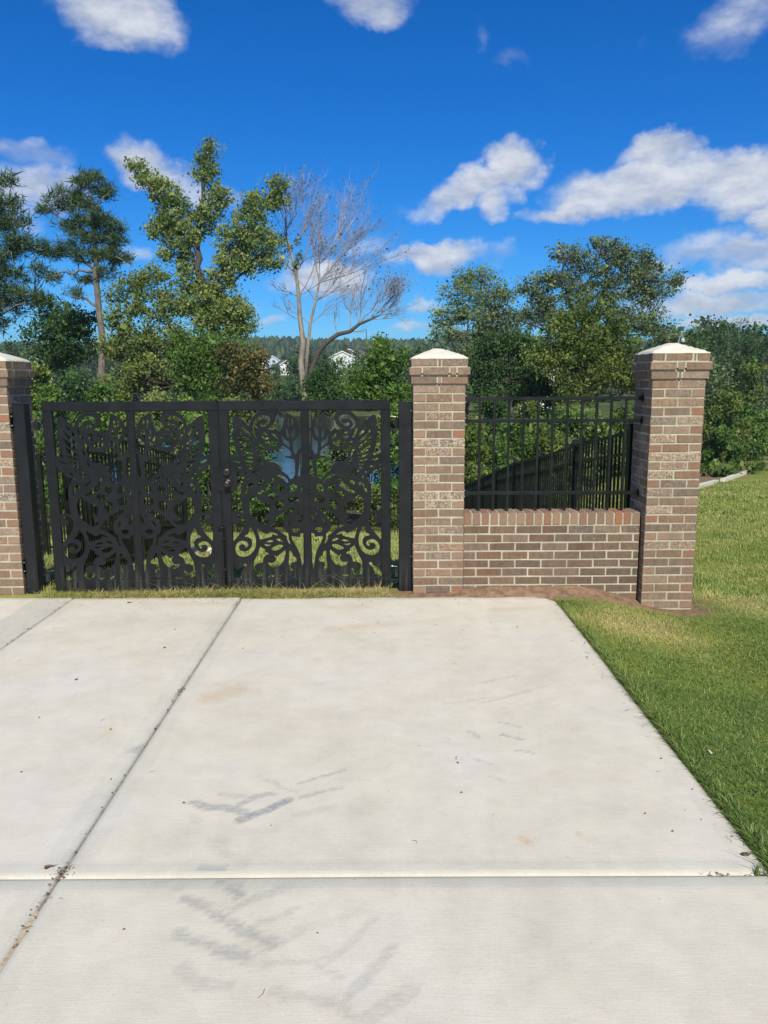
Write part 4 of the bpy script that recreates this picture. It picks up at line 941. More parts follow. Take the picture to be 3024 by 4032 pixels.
# ------------------------------------------------------------------ grass blades
def blades(n, x0, x1, y0, y1, keep, hgt, wid, seed, lean=0.5, tuft=5, tr=0.02, z_off=-.004):
    rg = np.random.default_rng(seed)
    nt = int(n / tuft); cx = rg.uniform(x0, x1, nt); cy = rg.uniform(y0, y1, nt)
    x = np.repeat(cx, tuft) + rg.normal(0, tr, nt * tuft); y = np.repeat(cy, tuft) + rg.normal(0, tr, nt * tuft)
    k = rg.random(len(x)) < keep(x, y); x, y = x[k], y[k]; m = len(x)
    z = ground_z(x, y) + z_off; a = rg.uniform(0, 2 * math.pi, m); hh = hgt * rg.lognormal(0, .32, m) * (0.75 + .5 * (vnoise(x * 3, y * 3, 51) + .5)); w = wid * rg.uniform(.6, 1.3, m)
    ln = rg.uniform(.15, 1.0, m) * lean * 2 * hh; dx, dy = np.cos(a), np.sin(a); sx, sy = -dy * w / 2, dx * w / 2
    b = np.stack([x, y, z], 1); up = lambda t, q: np.stack([x + dx * ln * q, y + dy * ln * q, z + hh * t], 1); s = np.stack([sx, sy, 0 * sx], 1)
    V = np.stack([b - s, b + s, up(.55, .3) + s * .8, up(.55, .3) - s * .8, up(.88, 1.0)], 1).reshape(-1, 3)
    i = np.arange(m)[:, None] * 5; T = np.concatenate([i + np.array([0, 1, 2]), i + np.array([0, 2, 3]), i + np.array([3, 2, 4])])
    d = np.clip(dry_mask(x, y) * 1.15 + rg.normal(0, .16, m) + .08, 0, 1)
    d = np.where(rg.random(m) < .05, rg.uniform(.55, .8, m), d)
    return V, T, np.repeat(d, 5)
def grassmat():
    M = Mat('grass_blades', 0.55, 0.3); t = M.attr('tint'); v = M.co('World')
    c = M.ramp(t, [(0.0, (0.125, 0.210, 0.050)), (0.25, (0.225, 0.315, 0.080)), (0.55, (0.38, 0.41, 0.13)), (0.8, (0.55, 0.47, 0.20)), (1.0, (0.66, 0.56, 0.30))])
    c = M.mix(.6, c, M.ramp(M.noise(v, 2.2, 4, .6), [(.3, (.78, .82, .8)), (.7, (1.2, 1.15, 1.05))]), 'MULTIPLY'); M.col(c)
    tr = M.n('ShaderNodeBsdfTranslucent'); M.l(c, tr.inputs['Color']); x = M.n('ShaderNodeMixShader'); x.inputs[0].default_value = .35
    M.l(M.b.outputs[0], x.inputs[1]); M.l(tr.outputs[0], x.inputs[2]); M.l(x.outputs[0], M.t.nodes['Material Output'].inputs['Surface']); return M.m
m_grass = grassmat()
PB = [(XM - .02, XM + PW + .02, YF - .01, YF + PW), (XRP - .0, XRP + PW, YF - .09, YF + PW - .09), (WX0, WX1, YF - .01, YF + .21)]
def free(x, y):
    k = np.ones_like(x)
    for a, b, c, d in PB: k = np.where((x > a) & (x < b) & (y > c) & (y < d), 0, k)
    cor = (x > XR - .22) & (y > YE - .22); rr = np.hypot((x - (XR - .22)) / .22, (y - (YE - .22)) / .22)
    on = (x < XR + .002) & (y < YE - .0) & ~(cor & (rr > 1.03)); k = np.where(on, 0, k)
    return k * (1 - soil_mask(x, y))
def grass(name, label, sets):
    Vs, Ts, ts = [], [], []; b = 0
    for s in sets:
        V, T, t = blades(*s); Vs.append(V); Ts.append(T + b); ts.append(t); b += len(V)
    me = mesh_np(name, np.concatenate(Vs), np.concatenate(Ts), m_grass, tint=np.concatenate(ts)); return tag(link(name, me), label, 'grass', kind='stuff')
grass('lawn_grass', 'green turf right of the drive, dry and yellow near the brick pillar', [
  (120000, 1.30, 3.4, 2.0, 4.0, free, .019, .0036, 1, 1.1, 4, .022), (95000, 1.28, 4.2, 4.0, 6.4, free, .019, .0038, 2, 1.1, 4, .022),
  (16000, XR - .005, XR + .05, 2.0, 5.6, free, .030, .0042, 3, .9, 4, .009), (70000, 2.3, 9, 6.2, 14, free, .035, .008, 4, .7, 5, .03), (30000, 6, 18, 12, 28, free, .05, .022, 8, .7, 4, .06)])
grass('lawn_grass', 'sloping turf between the gate and the rear fence', [
  (46000, -3.4, .6, 5.95, 8.2, free, .045, .0048, 5, .6, 5, .02), (60000, -4.5, 2.0, 8.0, 14, free, .05, .009, 6, .6, 5, .03), (30000, -9, 2.0, 14, 27, free, .07, .02, 7, .6, 5, .05)])
grass('verge_grass', 'strip of dry wispy grass along the foot of the gate', [(15000, -2.72, .10, YE + .01, 5.99, free, .030, .0036, 9, 1.4, 6, .014), (420, -2.6, .08, YE + .05, 5.93, free, .075, .0035, 10, 1.1, 3, .012)])
x0_, y0_ = G(2990, 3440); V, T, t = blades(26, x0_ - .01, x0_ + .02, y0_ - .01, y0_ + .01, lambda x, y: np.ones_like(x), .045, .004, 12, .6, 4, .006, .11)
tag(link('grass_sprout', mesh_np('grass_sprout', V, T, m_grass, tint=t)), 'small grass sprout growing in the cross joint near the right edge', 'grass sprout')
mb = MB(); vs, fs = cbox(.032, .009, .006, .002, 9, .0015); mb.add(vs, fs)
p = P(2778, 2985, 3.1); tag(mb.build('white_scrap', m_cap, loc=(1.44, 3.18, .02), rotz=1.5), 'small white scrap lying in the green turf right of the drive', 'scrap')
mb = MB(); mb.box(-.035, .035, -.035, .035, 0, .11, 0, .01); mb.box(-.05, .05, -.05, .05, .1105, .125, 0, .01)
p = P(838, 2150, 9.6); tag(mb.build('utility_cap', m_cap, loc=(p[0], 9.6, float(ground_z(p[0], 9.6)))), 'small white utility cap on the lawn behind the left gate leaf', 'utility cap')

# ------------------------------------------------------------------ vegetation
def leaf_quads(C, size, rg, mode='leaf', outw=None):
    n = len(C); s = size * rg.lognormal(-.05, .42, n)
    if mode == 'needle':
        d = rg.normal(0, 1, (n, 3)); d[:, 2] += .55; 
        if outw is not None: d += outw * 1.2
    else:
        d = rg.normal(0, 1, (n, 3))
    d /= np.linalg.norm(d, axis=1, keepdims=True)
    r = rg.normal(0, 1, (n, 3)); r[:, 2] += 0.0
    w = np.cross(d, r); w /= np.linalg.norm(w, axis=1, keepdims=True) + 1e-9
    L = d * s[:, None]
    if mode == 'needle': B = w * (s * .085)[:, None]; V = np.stack([C - B, C + B, C + L], 1); T = np.arange(n)[:, None] * 3 + np.array([0, 1, 2]); return V.reshape(-1, 3), T, 3
    B = w * (s * .42)[:, None]
    V = np.stack([C - L * .5, C + B * .9 + L * .05, C + L * .5, C - B + L * .02], 1); T = np.arange(n)[:, None] * 4 + np.array([0, 1, 2, 3]); return V.reshape(-1, 3), T, 4
def crown(centers, radii, per, size, rg, mode, flat=.75):
    """centers (k,3), radii (k,), leaves per clump"""
    k = len(centers); C = np.repeat(centers, per, 0); r = np.repeat(radii, per); d = rg.normal(0, 1, (len(C), 3)); d /= np.linalg.norm(d, axis=1, keepdims=True)
    rad = rg.random(len(C)) ** .6 * np.where(rg.random(len(C)) < .12, 1.5, 1.0); d[:, 2] *= flat; P_ = C + d * (r * rad)[:, None]
    V, T, nv = leaf_quads(P_, size, rg, mode, d)
    t = np.clip(np.repeat(rg.uniform(.2, .75, k), per) + rg.normal(0, .18, len(C)) + d[:, 2] * .12, 0, 1); return V, T, np.repeat(t, nv)
def lobes3(lobes, D, rg, dens=1.0, csize=.5, fill=.6):
    cs, rs, lb = [], [], []
    sc = D / F * S_
    for i, L in enumerate(lobes):
        x, y, rx, ry = L[:4]; dd = L[4] if len(L) > 4 else 0
        c = Q(x, y, D + dd); a, b = rx * sc, ry * sc; n = max(3, int(dens * 16 * a * b / (csize ** 2) * .30))
        u = rg.normal(0, 1, (n, 3)); u /= np.linalg.norm(u, axis=1, keepdims=True); u *= (fill + (1 - fill) * rg.random(n))[:, None] ** 1
        p = c + u * np.array([a, max(a, b) * .85, b]); cs.append(p); rs.append(csize * rg.uniform(.55, 1.15, n)); lb += [i] * n
    return np.concatenate(cs), np.concatenate(rs), np.array(lb)
def build_tree(name, label, cat, D, trunk, r0, lobes, mat, barkm, leaf=.16, per=22, csize=.55, dens=1., mode='leaf', limbs=(), group=None, seed=1, twigs=.6, flat=.75, droop=0., fill=.6, extra=None):
    rg = np.random.default_rng(seed); tp_ = [Q(x, y, D) for x, y in trunk]
    base = tp_[0]; gz = float(ground_z(base[0], D))
    if base[2] > gz: tp_ = [np.array([base[0] + (base[0] - tp_[1][0]) * .1, D, gz - .1])] + tp_
    else: tp_[0] = np.array([base[0], D, gz - .1])
    root = tag(empty(name, (tp_[0][0], D, gz)), label, cat, group); o = np.array(root.location)
    cs, rs, lb = lobes3(lobes, D, rg, dens, csize, fill)
    mb = MB(); tp_ = np.array(tp_)
    def subdiv(p, n, j):
        t = np.linspace(0, len(p) - 1, (len(p) - 1) * n + 1); q = np.stack([np.interp(t, range(len(p)), p[:, i]) for i in range(3)], 1); q[1:-1] += rg.normal(0, j, (len(q) - 2, 3)); return q
    tr = subdiv(tp_, 3, r0 * .25); rad = r0 * np.linspace(1.15, .10, len(tr)); mb.tube(tr - o, rad, 8); trunk_o = mb.build('trunk', barkm, root, True)
    mb = MB(); sk = [tr]
    for lm in limbs:
        p = np.array([Q(x, y, D + (i * rg.uniform(-.5, .5))) for i, (x, y) in enumerate(lm)]); i = np.argmin(np.linalg.norm(tr - p[0], axis=1)); p[0] = tr[i]; q = subdiv(p, 3, r0 * .2)
        mb.tube(q - o, np.linspace(rad[i] * .6, r0 * .12, len(q)), 6); sk.append(q)
    S = np.concatenate(sk)
    sel = rg.random(len(cs)) < twigs
    for c in cs[sel]:
        dd = np.linalg.norm(S - c, axis=1) + np.where(S[:, 2] > c[2] + .4, 2.5, 0); i = np.argmin(dd); a = S[i]; L = np.linalg.norm(c - a)
        mid = a * .5 + c * .5 + rg.normal(0, .08 * L, 3) + np.array([0, 0, (-.06 if mode != 'needle' else .02) * L]); r = min(r0 * .28, .012 + .016 * L)
        mb.tube([a - o, mid - o, c - o], [r, r * .65, r * .25], 4, 0, False)
    if mb.v: mb.build('branches', barkm, root, True)
    if len(cs):
        V, T, t = crown(cs, rs * (1.2 if mode == 'needle' else 1.75), int(per * (1.9 if mode == 'needle' else 3.0 if D > 60 else 4.6)), leaf * (1 if mode == 'needle' else .70), rg, mode, flat); link('crown', mesh_np('crown', V - o, T, mat, tint=t), root)
    return root
# pines on the left
build_tree('pine_tree', 'dark pine cut off by the left edge of the picture', 'pine tree', 40, [(-50, 900), (-48, 700), (-45, 500), (-42, 380)], .25,
  [(0, 390, 28, 16), (15, 440, 40, 20), (-10, 480, 40, 22), (28, 480, 30, 14), (-5, 545, 55, 24), (50, 525, 40, 16), (85, 540, 22, 12), (15, 600, 52, 22), (60, 640, 42, 16), (-5, 670, 46, 22), (90, 585, 20, 14), (20, 640, 50, 18), (10, 700, 26, 10)], m_lf['pine'], m_pbark, .21, 56, .40, 1.1, 'needle',
  [[(-45, 560), (0, 555), (60, 530), (90, 540)], [(-45, 640), (10, 620), (70, 640)], [(-45, 500), (10, 490)], [(-42, 450), (20, 440)], [(-48, 690), (0, 680), (50, 655)]], 'pines', 3, .7)
build_tree('pine_tree', 'tall slender pine with a bare trunk and tufted crown, left of the sweetgum', 'pine tree', 46, [(221, 860), (219, 790), (211, 620), (205, 520), (198, 440), (188, 378)], .27,
  [(188, 388, 36, 15), (135, 425, 34, 15), (110, 452, 26, 10), (165, 440, 34, 16), (232, 412, 30, 12), (205, 470, 40, 16), (150, 485, 28, 12), (235, 485, 34, 15), (250, 520, 28, 12), (190, 510, 40, 16), (238, 552, 34, 15), (262, 560, 20, 12), (150, 535, 34, 10), (128, 552, 20, 9), (185, 555, 34, 12), (225, 590, 28, 10), (180, 600, 24, 8), (110, 600, 20, 8), (160, 635, 20, 8)], m_lf['pine'], m_pbark, .20, 56, .36, 1.2, 'needle',
  [[(205, 520), (170, 490), (130, 470), (105, 455)], [(208, 580), (170, 560), (130, 550)], [(210, 600), (185, 585), (140, 590), (112, 598)], [(205, 520), (235, 505), (255, 520)], [(200, 470), (170, 440), (135, 425)], [(200, 460), (225, 425), (240, 412)], [(208, 560), (240, 550), (265, 562)], [(214, 660), (190, 645), (155, 640)]], 'pines', 4, .8)
# sweetgum with three lobes
build_tree('sweetgum_tree', 'tallest tree, an irregular sweetgum with a narrow spire and two side lobes', 'tree', 48, [(475, 860), (468, 720), (455, 655), (432, 590), (425, 540), (430, 480), (440, 400), (452, 320), (456, 290)], .33,
  [(456, 318, 12, 14), (450, 350, 22, 18), (448, 385, 26, 18), (470, 425, 30, 20), (450, 455, 30, 20), (435, 490, 24, 18), (297, 362, 20, 14), (325, 392, 26, 20), (355, 415, 36, 26), (380, 460, 40, 30), (345, 500, 30, 26), (395, 510, 36, 30), (380, 550, 34, 18), (600, 395, 22, 16), (560, 435, 30, 18), (590, 430, 26, 20), (540, 480, 40, 28), (510, 515, 40, 30), (565, 525, 38, 28), (590, 560, 22, 18), (500, 565, 36, 28), (545, 575, 30, 18), (475, 610, 36, 26), (410, 610, 28, 20), (400, 580, 22, 12), (440, 650, 50, 34), (500, 670, 44, 36), (395, 660, 30, 24), (470, 700, 56, 34), (530, 700, 24, 22)], m_lf['gum'], m_bark, .17, 13, .36, 1.2, 'leaf',
  [[(432, 590), (405, 530), (370, 470), (325, 405), (285, 358)], [(428, 560), (395, 500), (375, 440)], [(455, 650), (490, 570), (530, 500), (575, 440), (602, 400)], [(455, 650), (500, 610), (560, 560)], [(430, 480), (470, 430)]], None, 5, .75)
build_tree('broadleaf_tree', 'yellow-green loose tree at the foot of the sweetgum, right of the slender pine', 'tree', 42, [(395, 880), (385, 740), (345, 650), (310, 600)], .16,
  [(250, 640, 24, 16), (285, 610, 30, 22), (330, 595, 30, 20), (262, 690, 34, 24), (330, 660, 46, 32), (375, 640, 26, 20), (290, 740, 50, 30), (355, 730, 50, 36), (245, 750, 28, 28), (330, 800, 66, 34), (270, 820, 50, 28)], m_lf['yel'], m_bark, .16, 14, .37, 1.15, 'leaf', [[(380, 720), (330, 680), (270, 650)], [(385, 760), (340, 740), (280, 730)], [(380, 700), (350, 640), (330, 600)]], None, 6, .75)
build_tree('broadleaf_tree', 'dense tree with dark green leaves right behind the middle of the left gate leaf', 'tree', 38, [(470, 900), (465, 820), (470, 740)], .15,
  [(470, 745, 55, 34), (430, 790, 50, 36), (505, 800, 44, 36), (445, 835, 60, 30), (520, 745, 26, 24), (400, 740, 24, 24)], m_lf['mid'], m_bark, .15, 28, .5, 1.3, 'leaf', (), None, 7, .6)
build_tree('broadleaf_tree', 'rusty-tinged tree with orange-brown autumn leaves above the seam of the gate', 'tree', 36, [(525, 900), (535, 820), (530, 760)], .12,
  [(545, 790, 34, 28), (555, 830, 30, 26), (520, 830, 34, 26), (505, 770, 26, 22), (560, 765, 14, 14)], m_lf['rust'], m_bark, .14, 26, .42, 1.2, 'leaf', (), None, 8, .6)
build_tree('broadleaf_tree', 'dark evergreen-looking tree behind the foot of the slender pine', 'tree', 50, [(140, 900), (135, 780), (130, 700)], .2,
  [(110, 670, 40, 22), (150, 700, 50, 26), (95, 720, 50, 26), (170, 745, 40, 30), (120, 770, 50, 34), (190, 690, 20, 16)], m_lf['dark'], m_bark, .19, 26, .6, 1.3, 'leaf', (), None, 9, .6)
# dead tree ------------------------------------------------------------
def dead_tree():
    D = 50; rg = np.random.default_rng(5); b0 = Q(655, 1010, D); gz = float(ground_z(b0[0], D)); root = tag(empty('dead_tree', (b0[0], D, gz)), 'bare leafless tree with pale peeling trunk and fine purple-grey twigs, in the middle', 'tree'); o = np.array(root.location)
    A = np.array([[b0[0], D, gz - .1]] + [Q(*q, D) for q in ((658, 860), (650, 780), (655, 740), (648, 690), (645, 640), (640, 590), (628, 545), (618, 500), (615, 470))])
    mb = MB(); mb.tube(A - o, np.array([.24, .20, .19, .17, .145, .12, .10, .075, .05, .025]), 9); mb.build('trunk', m_dbark, root, True)
    B = np.array([[b0[0] + .3, D + .2, gz - .1]] + [Q(*q, D + .3) for q in ((668, 860), (672, 800), (688, 760), (705, 740), (730, 722), (756, 716), (776, 700), (800, 690), (822, 680))])
    mb = MB(); mb.tube(B - o, np.array([.20, .17, .16, .16, .15, .14, .12, .10, .07, .04]), 8); mb.build('leaning_trunk', m_bark, root, True)
    C = np.array([Q(*q, D + .2) for q in ((660, 820), (664, 760), (670, 700), (682, 650), (690, 610), (690, 570))]); mb = MB(); mb.tube(C - o, np.array([.14, .12, .10, .08, .06, .035]), 6); mb.build('side_trunk', m_dbark, root, True)
    mb = MB(); tips = []
    def grow(p, d, L, r, lev):
        pts = [p]; q = p.copy(); dd = d.copy(); k = 4
        for i in range(k):
            dd = dd + rg.normal(0, .13, 3) + np.array([0, 0, .05]); dd /= np.linalg.norm(dd); q = q + dd * L / k; pts.append(q.copy())
        mb.tube(np.array(pts) - o, np.linspace(r, r * .45, k + 1), 4 if r > .02 else 3, 0, False)
        if lev == 0: tips.append(pts[-1]); tips.append(pts[2]); return
        n = 5
        for i in range(n):
            t = rg.uniform(.3, 1); s = pts[int(t * k)]; nd = dd + rg.normal(0, .40, 3) + np.array([.05, 0, .12]); nd /= np.linalg.norm(nd); grow(s, nd, L * rg.uniform(.5, .75), r * .46, lev - 1)
    def v(dx, dz, dy=0): a = np.array([dx, dy, dz], float); return a / np.linalg.norm(a)
    for p, d, L, r, lev in [(A[8], v(.1, 1), 2.2, .045, 3), (A[7], v(.5, 1), 2.8, .05, 3), (A[7], v(-.3, 1, .3), 2.0, .04, 2), (A[6], v(.8, 1, .2), 3.0, .05, 3), (A[6], v(-.9, .7), 1.6, .04, 2), (A[5], v(.9, .9), 3.0, .045, 3), (A[5], v(-1, .5, .3), 1.5, .035, 2), (A[4], v(-1, .3), 1.6, .03, 2),
        (C[5], v(.2, 1), 3.0, .04, 3), (C[4], v(.9, 1, -.2), 3.2, .045, 3), (C[3], v(1, .7), 3.0, .04, 3), (C[5], v(.6, 1.1, .3), 3.6, .04, 3), (C[4], v(-.2, 1), 3.0, .04, 3), (C[5], v(1, 1, .3), 4.2, .04, 3), (C[4], v(1.3, 1, .1), 3.6, .04, 3), (A[8], v(.5, 1, .2), 2.6, .04, 3), (A[8], v(.9, 1), 3.2, .04, 3), (C[3], v(-.6, 1), 2.4, .03, 2),
        (B[9], v(1, .8), 1.8, .04, 3), (B[9], v(1, 1.3, .3), 1.8, .035, 3), (B[8], v(.6, 1.3), 2.3, .04, 3), (B[7], v(.3, 1.4, -.2), 2.4, .045, 3), (B[7], v(.9, 1.1, -.3), 2.4, .04, 3), (B[6], v(.1, 1, .2), 2.3, .04, 3), (B[5], v(-.2, 1), 1.6, .03, 2), (B[8], v(1, .3), 1.6, .03, 3), (B[9], v(1, .35), 2.0, .03, 3), (B[9], v(.5, 1.2), 2.2, .03, 3), (B[6], v(1, -.1), 1.1, .03, 1), (C[3], v(1.4, .8, .2), 3.4, .035, 3), (C[4], v(1.6, .7, -.2), 3.6, .035, 3), (C[5], v(1.2, .6), 3.6, .035, 3), (C[2], v(1.2, .8, .3), 2.6, .03, 3), (A[5], v(1.3, .8), 2.6, .03, 3), (B[8], v(1.2, .7, .2), 2.4, .03, 3), (B[7], v(-.4, 1.2), 2.0, .03, 3), (C[2], v(-1, .6), 2.0, .025, 2)]:
        grow(p, d, L, r, lev)
    mb.build('twigs', m_twig, root)
    tips = np.array(tips); tips = tips[(tips[:, 2] > A[6][2] - 1.0)]; k = rg.random(len(tips)) < .12; C_ = np.repeat(tips[k], 3, 0) + rg.normal(0, .08, (k.sum() * 3, 3)); V, T, nv = leaf_quads(C_, .075, rg); link('dead_leaves', mesh_np('dead_leaves', V - o, T, m_lf['brown'], tint=np.repeat(rg.random(len(C_)), 4)), root)
    ct = np.array([Q(643, 520, D), Q(648, 555, D), Q(622, 535, D), Q(612, 520, D), Q(640, 570, D)]); V, T, t = crown(ct, np.full(5, .34), 90, .12, rg, 'leaf', 1.3); link('green_tuft', mesh_np('green_tuft', V - o, T, m_lf['oak'], tint=t), root)
dead_tree()
# trees and shrubs on the right of the dead tree
build_tree('broadleaf_tree', 'small dark round tree just right of the dead trunk, above the right gate leaf', 'tree', 44, [(690, 960), (692, 860), (695, 810)], .1,
  [(700, 810, 22, 20), (680, 840, 20, 20), (710, 845, 24, 22), (692, 875, 30, 18)], m_lf['dark'], m_bark, .15, 34, .45, 1.6, 'leaf', (), None, 11, .5)
build_tree('broadleaf_tree', 'bushy green pyramid-shaped tree left of the middle brick pillar', 'tree', 30, [(835, 1050), (832, 900), (828, 800)], .12,
  [(822, 740, 16, 12), (825, 762, 28, 16), (800, 800, 36, 22), (845, 800, 34, 22), (870, 775, 16, 20), (820, 845, 58, 24), (870, 850, 24, 26), (780, 840, 24, 18)], m_lf['mid'], m_bark, .12, 30, .36, 1.25, 'leaf', (), None, 12, .5)
build_tree('broadleaf_tree', 'pale yellow-green feathery tree behind the middle brick pillar', 'tree', 62, [(1010, 900), (1010, 760), (1012, 650)], .2,
  [(1000, 600, 30, 16), (1040, 595, 34, 14), (985, 630, 38, 24), (1050, 630, 44, 26), (970, 680, 40, 26), (1020, 670, 40, 26), (960, 720, 34, 22)], m_lf['pale'], m_bark, .17, 14, .44, 1.2, 'leaf', [[(1012, 700), (990, 640), (985, 600)], [(1012, 700), (1040, 640), (1050, 600)]], None, 13, .8)
build_tree('broadleaf_tree', 'brownish-green tree between the pale tree and the big oak', 'tree', 54, [(1065, 900), (1065, 760), (1062, 680)], .18,
  [(1075, 655, 34, 24), (1050, 700, 40, 28), (1095, 700, 36, 28), (1030, 740, 40, 28), (1075, 755, 44, 30), (1020, 790, 30, 28), (1060, 800, 36, 24)], m_lf['oak'], m_bark, .17, 26, .55, 1.1, 'leaf', (), None, 14, .8)
build_tree('oak_tree', 'wide grey-green oak with gaps of sky in its crown, right of centre', 'oak tree', 58, [(1268, 950), (1265, 800), (1262, 700), (1255, 640), (1260, 590)], .42,
  [(1295, 528, 18, 14), (1230, 545, 30, 20), (1262, 565, 30, 24), (1330, 545, 36, 24), (1370, 560, 34, 24), (1400, 590, 36, 22), (1450, 605, 26, 16), (1420, 625, 34, 14), (1190, 600, 34, 20), (1150, 620, 30, 18), (1215, 610, 30, 22), (1165, 655, 40, 20), (1300, 600, 34, 26), (1350, 610, 34, 26), (1245, 640, 36, 24), (1385, 640, 30, 22), (1330, 655, 36, 24), (1140, 690, 34, 20), (1405, 680, 26, 14), (1200, 690, 40, 26), (1360, 700, 44, 26), (1420, 710, 30, 16)], m_lf['oak'], m_bark, .18, 15, .46, 1.15, 'leaf',
  [[(1262, 720), (1230, 650), (1215, 590), (1230, 550)], [(1262, 720), (1300, 650), (1310, 580), (1296, 530)], [(1262, 700), (1340, 640), (1400, 600), (1455, 608)], [(1262, 740), (1200, 680), (1150, 640)], [(1300, 650), (1350, 590), (1360, 550)], [(1262, 760), (1340, 700), (1405, 680)]], None, 15, .85)
build_tree('broadleaf_tree', 'dense olive-green tree filling the view above the black railing', 'tree', 42, [(1285, 1000), (1285, 860), (1280, 760)], .22,
  [(1270, 665, 34, 22), (1240, 700, 40, 26), (1310, 700, 40, 28), (1200, 730, 34, 26), (1270, 745, 50, 34), (1340, 745, 36, 32), (1210, 790, 44, 32), (1300, 800, 50, 34), (1360, 810, 40, 34), (1240, 840, 46, 32), (1170, 775, 30, 24)], m_lf['olive'], m_bark, .15, 30, .50, 1.25, 'leaf', (), None, 16, .7)
build_tree('broadleaf_tree', 'dark leafy tree with thin bare branches behind the left end of the railing', 'tree', 46, [(1085, 980), (1085, 860), (1080, 760)], .16,
  [(1150, 800, 34, 24), (1120, 855, 30, 24), (1165, 840, 26, 24), (1060, 745, 34, 24), (1110, 740, 36, 26), (1140, 760, 34, 28), (1040, 800, 30, 26), (1090, 800, 26, 22), (1140, 830, 34, 24), (1050, 850, 30, 20)], m_lf['dark'], m_bark, .15, 24, .46, 1.5, 'leaf', (), None, 17, .9)
# bushes --------------------------------------------------------------
def bush(x, ytop, w, D, kind, label, ybot=None, seed=0, leaf=.11, group='bushes behind the rear fence'):
    rg = np.random.default_rng(1000 + seed); c = Q(x, ytop, D); gz = float(ground_z(c[0], D)); Hh = c[2] - gz; wd = 1.7 * w * D / F * S_
    root = tag(empty('bush', (c[0], D, gz)), label, 'bush', group)
    n = int(min(90, max(20, Hh * wd * 4.5))); t = rg.random(n); a = rg.uniform(0, 2 * math.pi, n); prof = np.sqrt(np.clip(1 - (t * 1.05 - .22) ** 2 * 1.35, .05, 1)); rr = rg.random(n) ** .45
    cs = np.stack([np.cos(a) * rr * wd * prof * .82, np.sin(a) * rr * wd * .8 * prof, .2 + t * (Hh - .35)], 1)
    per = int(min(170, max(50, Hh * wd * 3000 / n / 3)))
    V, T, tt = crown(cs, np.full(n, .46) * rg.uniform(.6, 1.2, n) * min(1.3, max(.6, Hh / 3)), int(per * 1.5), leaf * .85, rg, 'leaf', .85); link('foliage', mesh_np('foliage', V, T, m_lf[kind], tint=tt), root)
    mb = MB()
    for k in range(5):
        c2 = cs[rg.integers(n)]; mb.tube([np.array([rg.normal(0, .1), rg.normal(0, .1), -.1]), c2 * np.array([.4, .4, .5]), c2], [.035, .022, .008], 4, 0, False)
    mb.build('stems', m_bark, root); return root
BUSH = [
 (75, 790, 34, 38, 'olive', 'olive bush just right of the left brick pillar, behind the gate post'), (115, 830, 36, 31, 'mid', 'green bush behind the top left corner of the left gate leaf'),
 (165, 800, 40, 34, 'dark', 'dark bush below the slender pine'), (215, 825, 42, 30, 'mid', 'leafy green bush at the foot of the slender pine'), (280, 850, 40, 30.5, 'olive', 'olive bush showing through the left part of the left gate leaf'),
 (345, 845, 40, 29.5, 'yel', 'yellow-green bush above the centre of the left gate leaf'), (405, 855, 38, 30.5, 'mid', 'mid green bush showing through the right part of the left gate leaf'), (455, 850, 36, 29, 'mid', 'bright leafy bush next to the gate seam'),
 (500, 862, 34, 30, 'yel', 'yellow-green bush directly behind the upper gate seam'), (542, 850, 28, 31, 'rust', 'rust-tinged bush behind the left stile of the right gate leaf'), (560, 930, 26, 29, 'mid', 'leafy bush behind the hummingbird wing of the right gate leaf'), (590, 1010, 30, 29, 'mid', 'low bush at the fence behind the left side of the right gate leaf'),
 (640, 1035, 30, 28.6, 'dark', 'low dark bush at the fence left of the dead trunk foot'), (690, 990, 30, 29, 'mid', 'low bush at the fence behind the middle of the right gate leaf'), (735, 930, 30, 30, 'olive', 'olive bush behind the right bird of the right gate leaf'), (790, 900, 36, 29, 'yel', 'bright leafy bush behind the right stile of the right gate leaf'), (850, 870, 36, 29, 'mid', 'green bush beside the right gate post'), (900, 860, 36, 30, 'mid', 'green bush hidden mostly by the middle brick pillar'),
 (1020, 880, 34, 31, 'olive', 'olive bush behind the left end of the railing'), (1060, 860, 36, 34, 'dark', 'dark bush behind the second and third pickets of the railing'), (1110, 900, 40, 31, 'mid', 'green bush behind the left middle of the railing'), (1150, 870, 36, 36, 'olive', 'tall olive bush behind the middle of the railing'),
 (1190, 925, 36, 30, 'olive', 'low olive bush behind the middle pickets of the railing'), (1235, 870, 44, 33, 'mid', 'bright green bush above the sloping fence behind the railing'), (1290, 890, 40, 31, 'yel', 'yellow-green bush above the sloping fence near the right pillar'), (1345, 880, 40, 32, 'olive', 'olive bush close to the left side of the right brick pillar'), (1400, 890, 44, 33, 'mid', 'green bush hidden mostly by the right brick pillar'),
 (1180, 822, 22, 44, 'dark', 'tall dark bush in front of the white-gabled house above the railing'),
 (1540, 880, 30, 44, 'olive', 'brownish bush right beside the right brick pillar'), (1575, 850, 34, 48, 'olive', 'rounded olive bush between the right pillar and the woods'), (1610, 880, 32, 52, 'mid', 'green bush at the edge of the woods near the right edge'), (1650, 890, 34, 56, 'mid', 'green bush cut off by the right edge of the picture'), (1560, 925, 26, 42, 'mid', 'low bush at the clay strip beside the right pillar'), (1500, 860, 34, 50, 'dark', 'dark bush hidden mostly by the right pillar'), (1640, 925, 30, 55, 'olive', 'low olive bush above the far end of the edging'), (1600, 930, 26, 50, 'dark', 'low dark bush above the pale edging'),
]
for i, (x, y, w, D, k, lab) in enumerate(BUSH): bush(x, y, w, D, k, lab, seed=i, leaf=.115 if D < 36 else .15, group='bushes at the edge of the woods' if x > 1480 else 'bushes behind the rear fence')
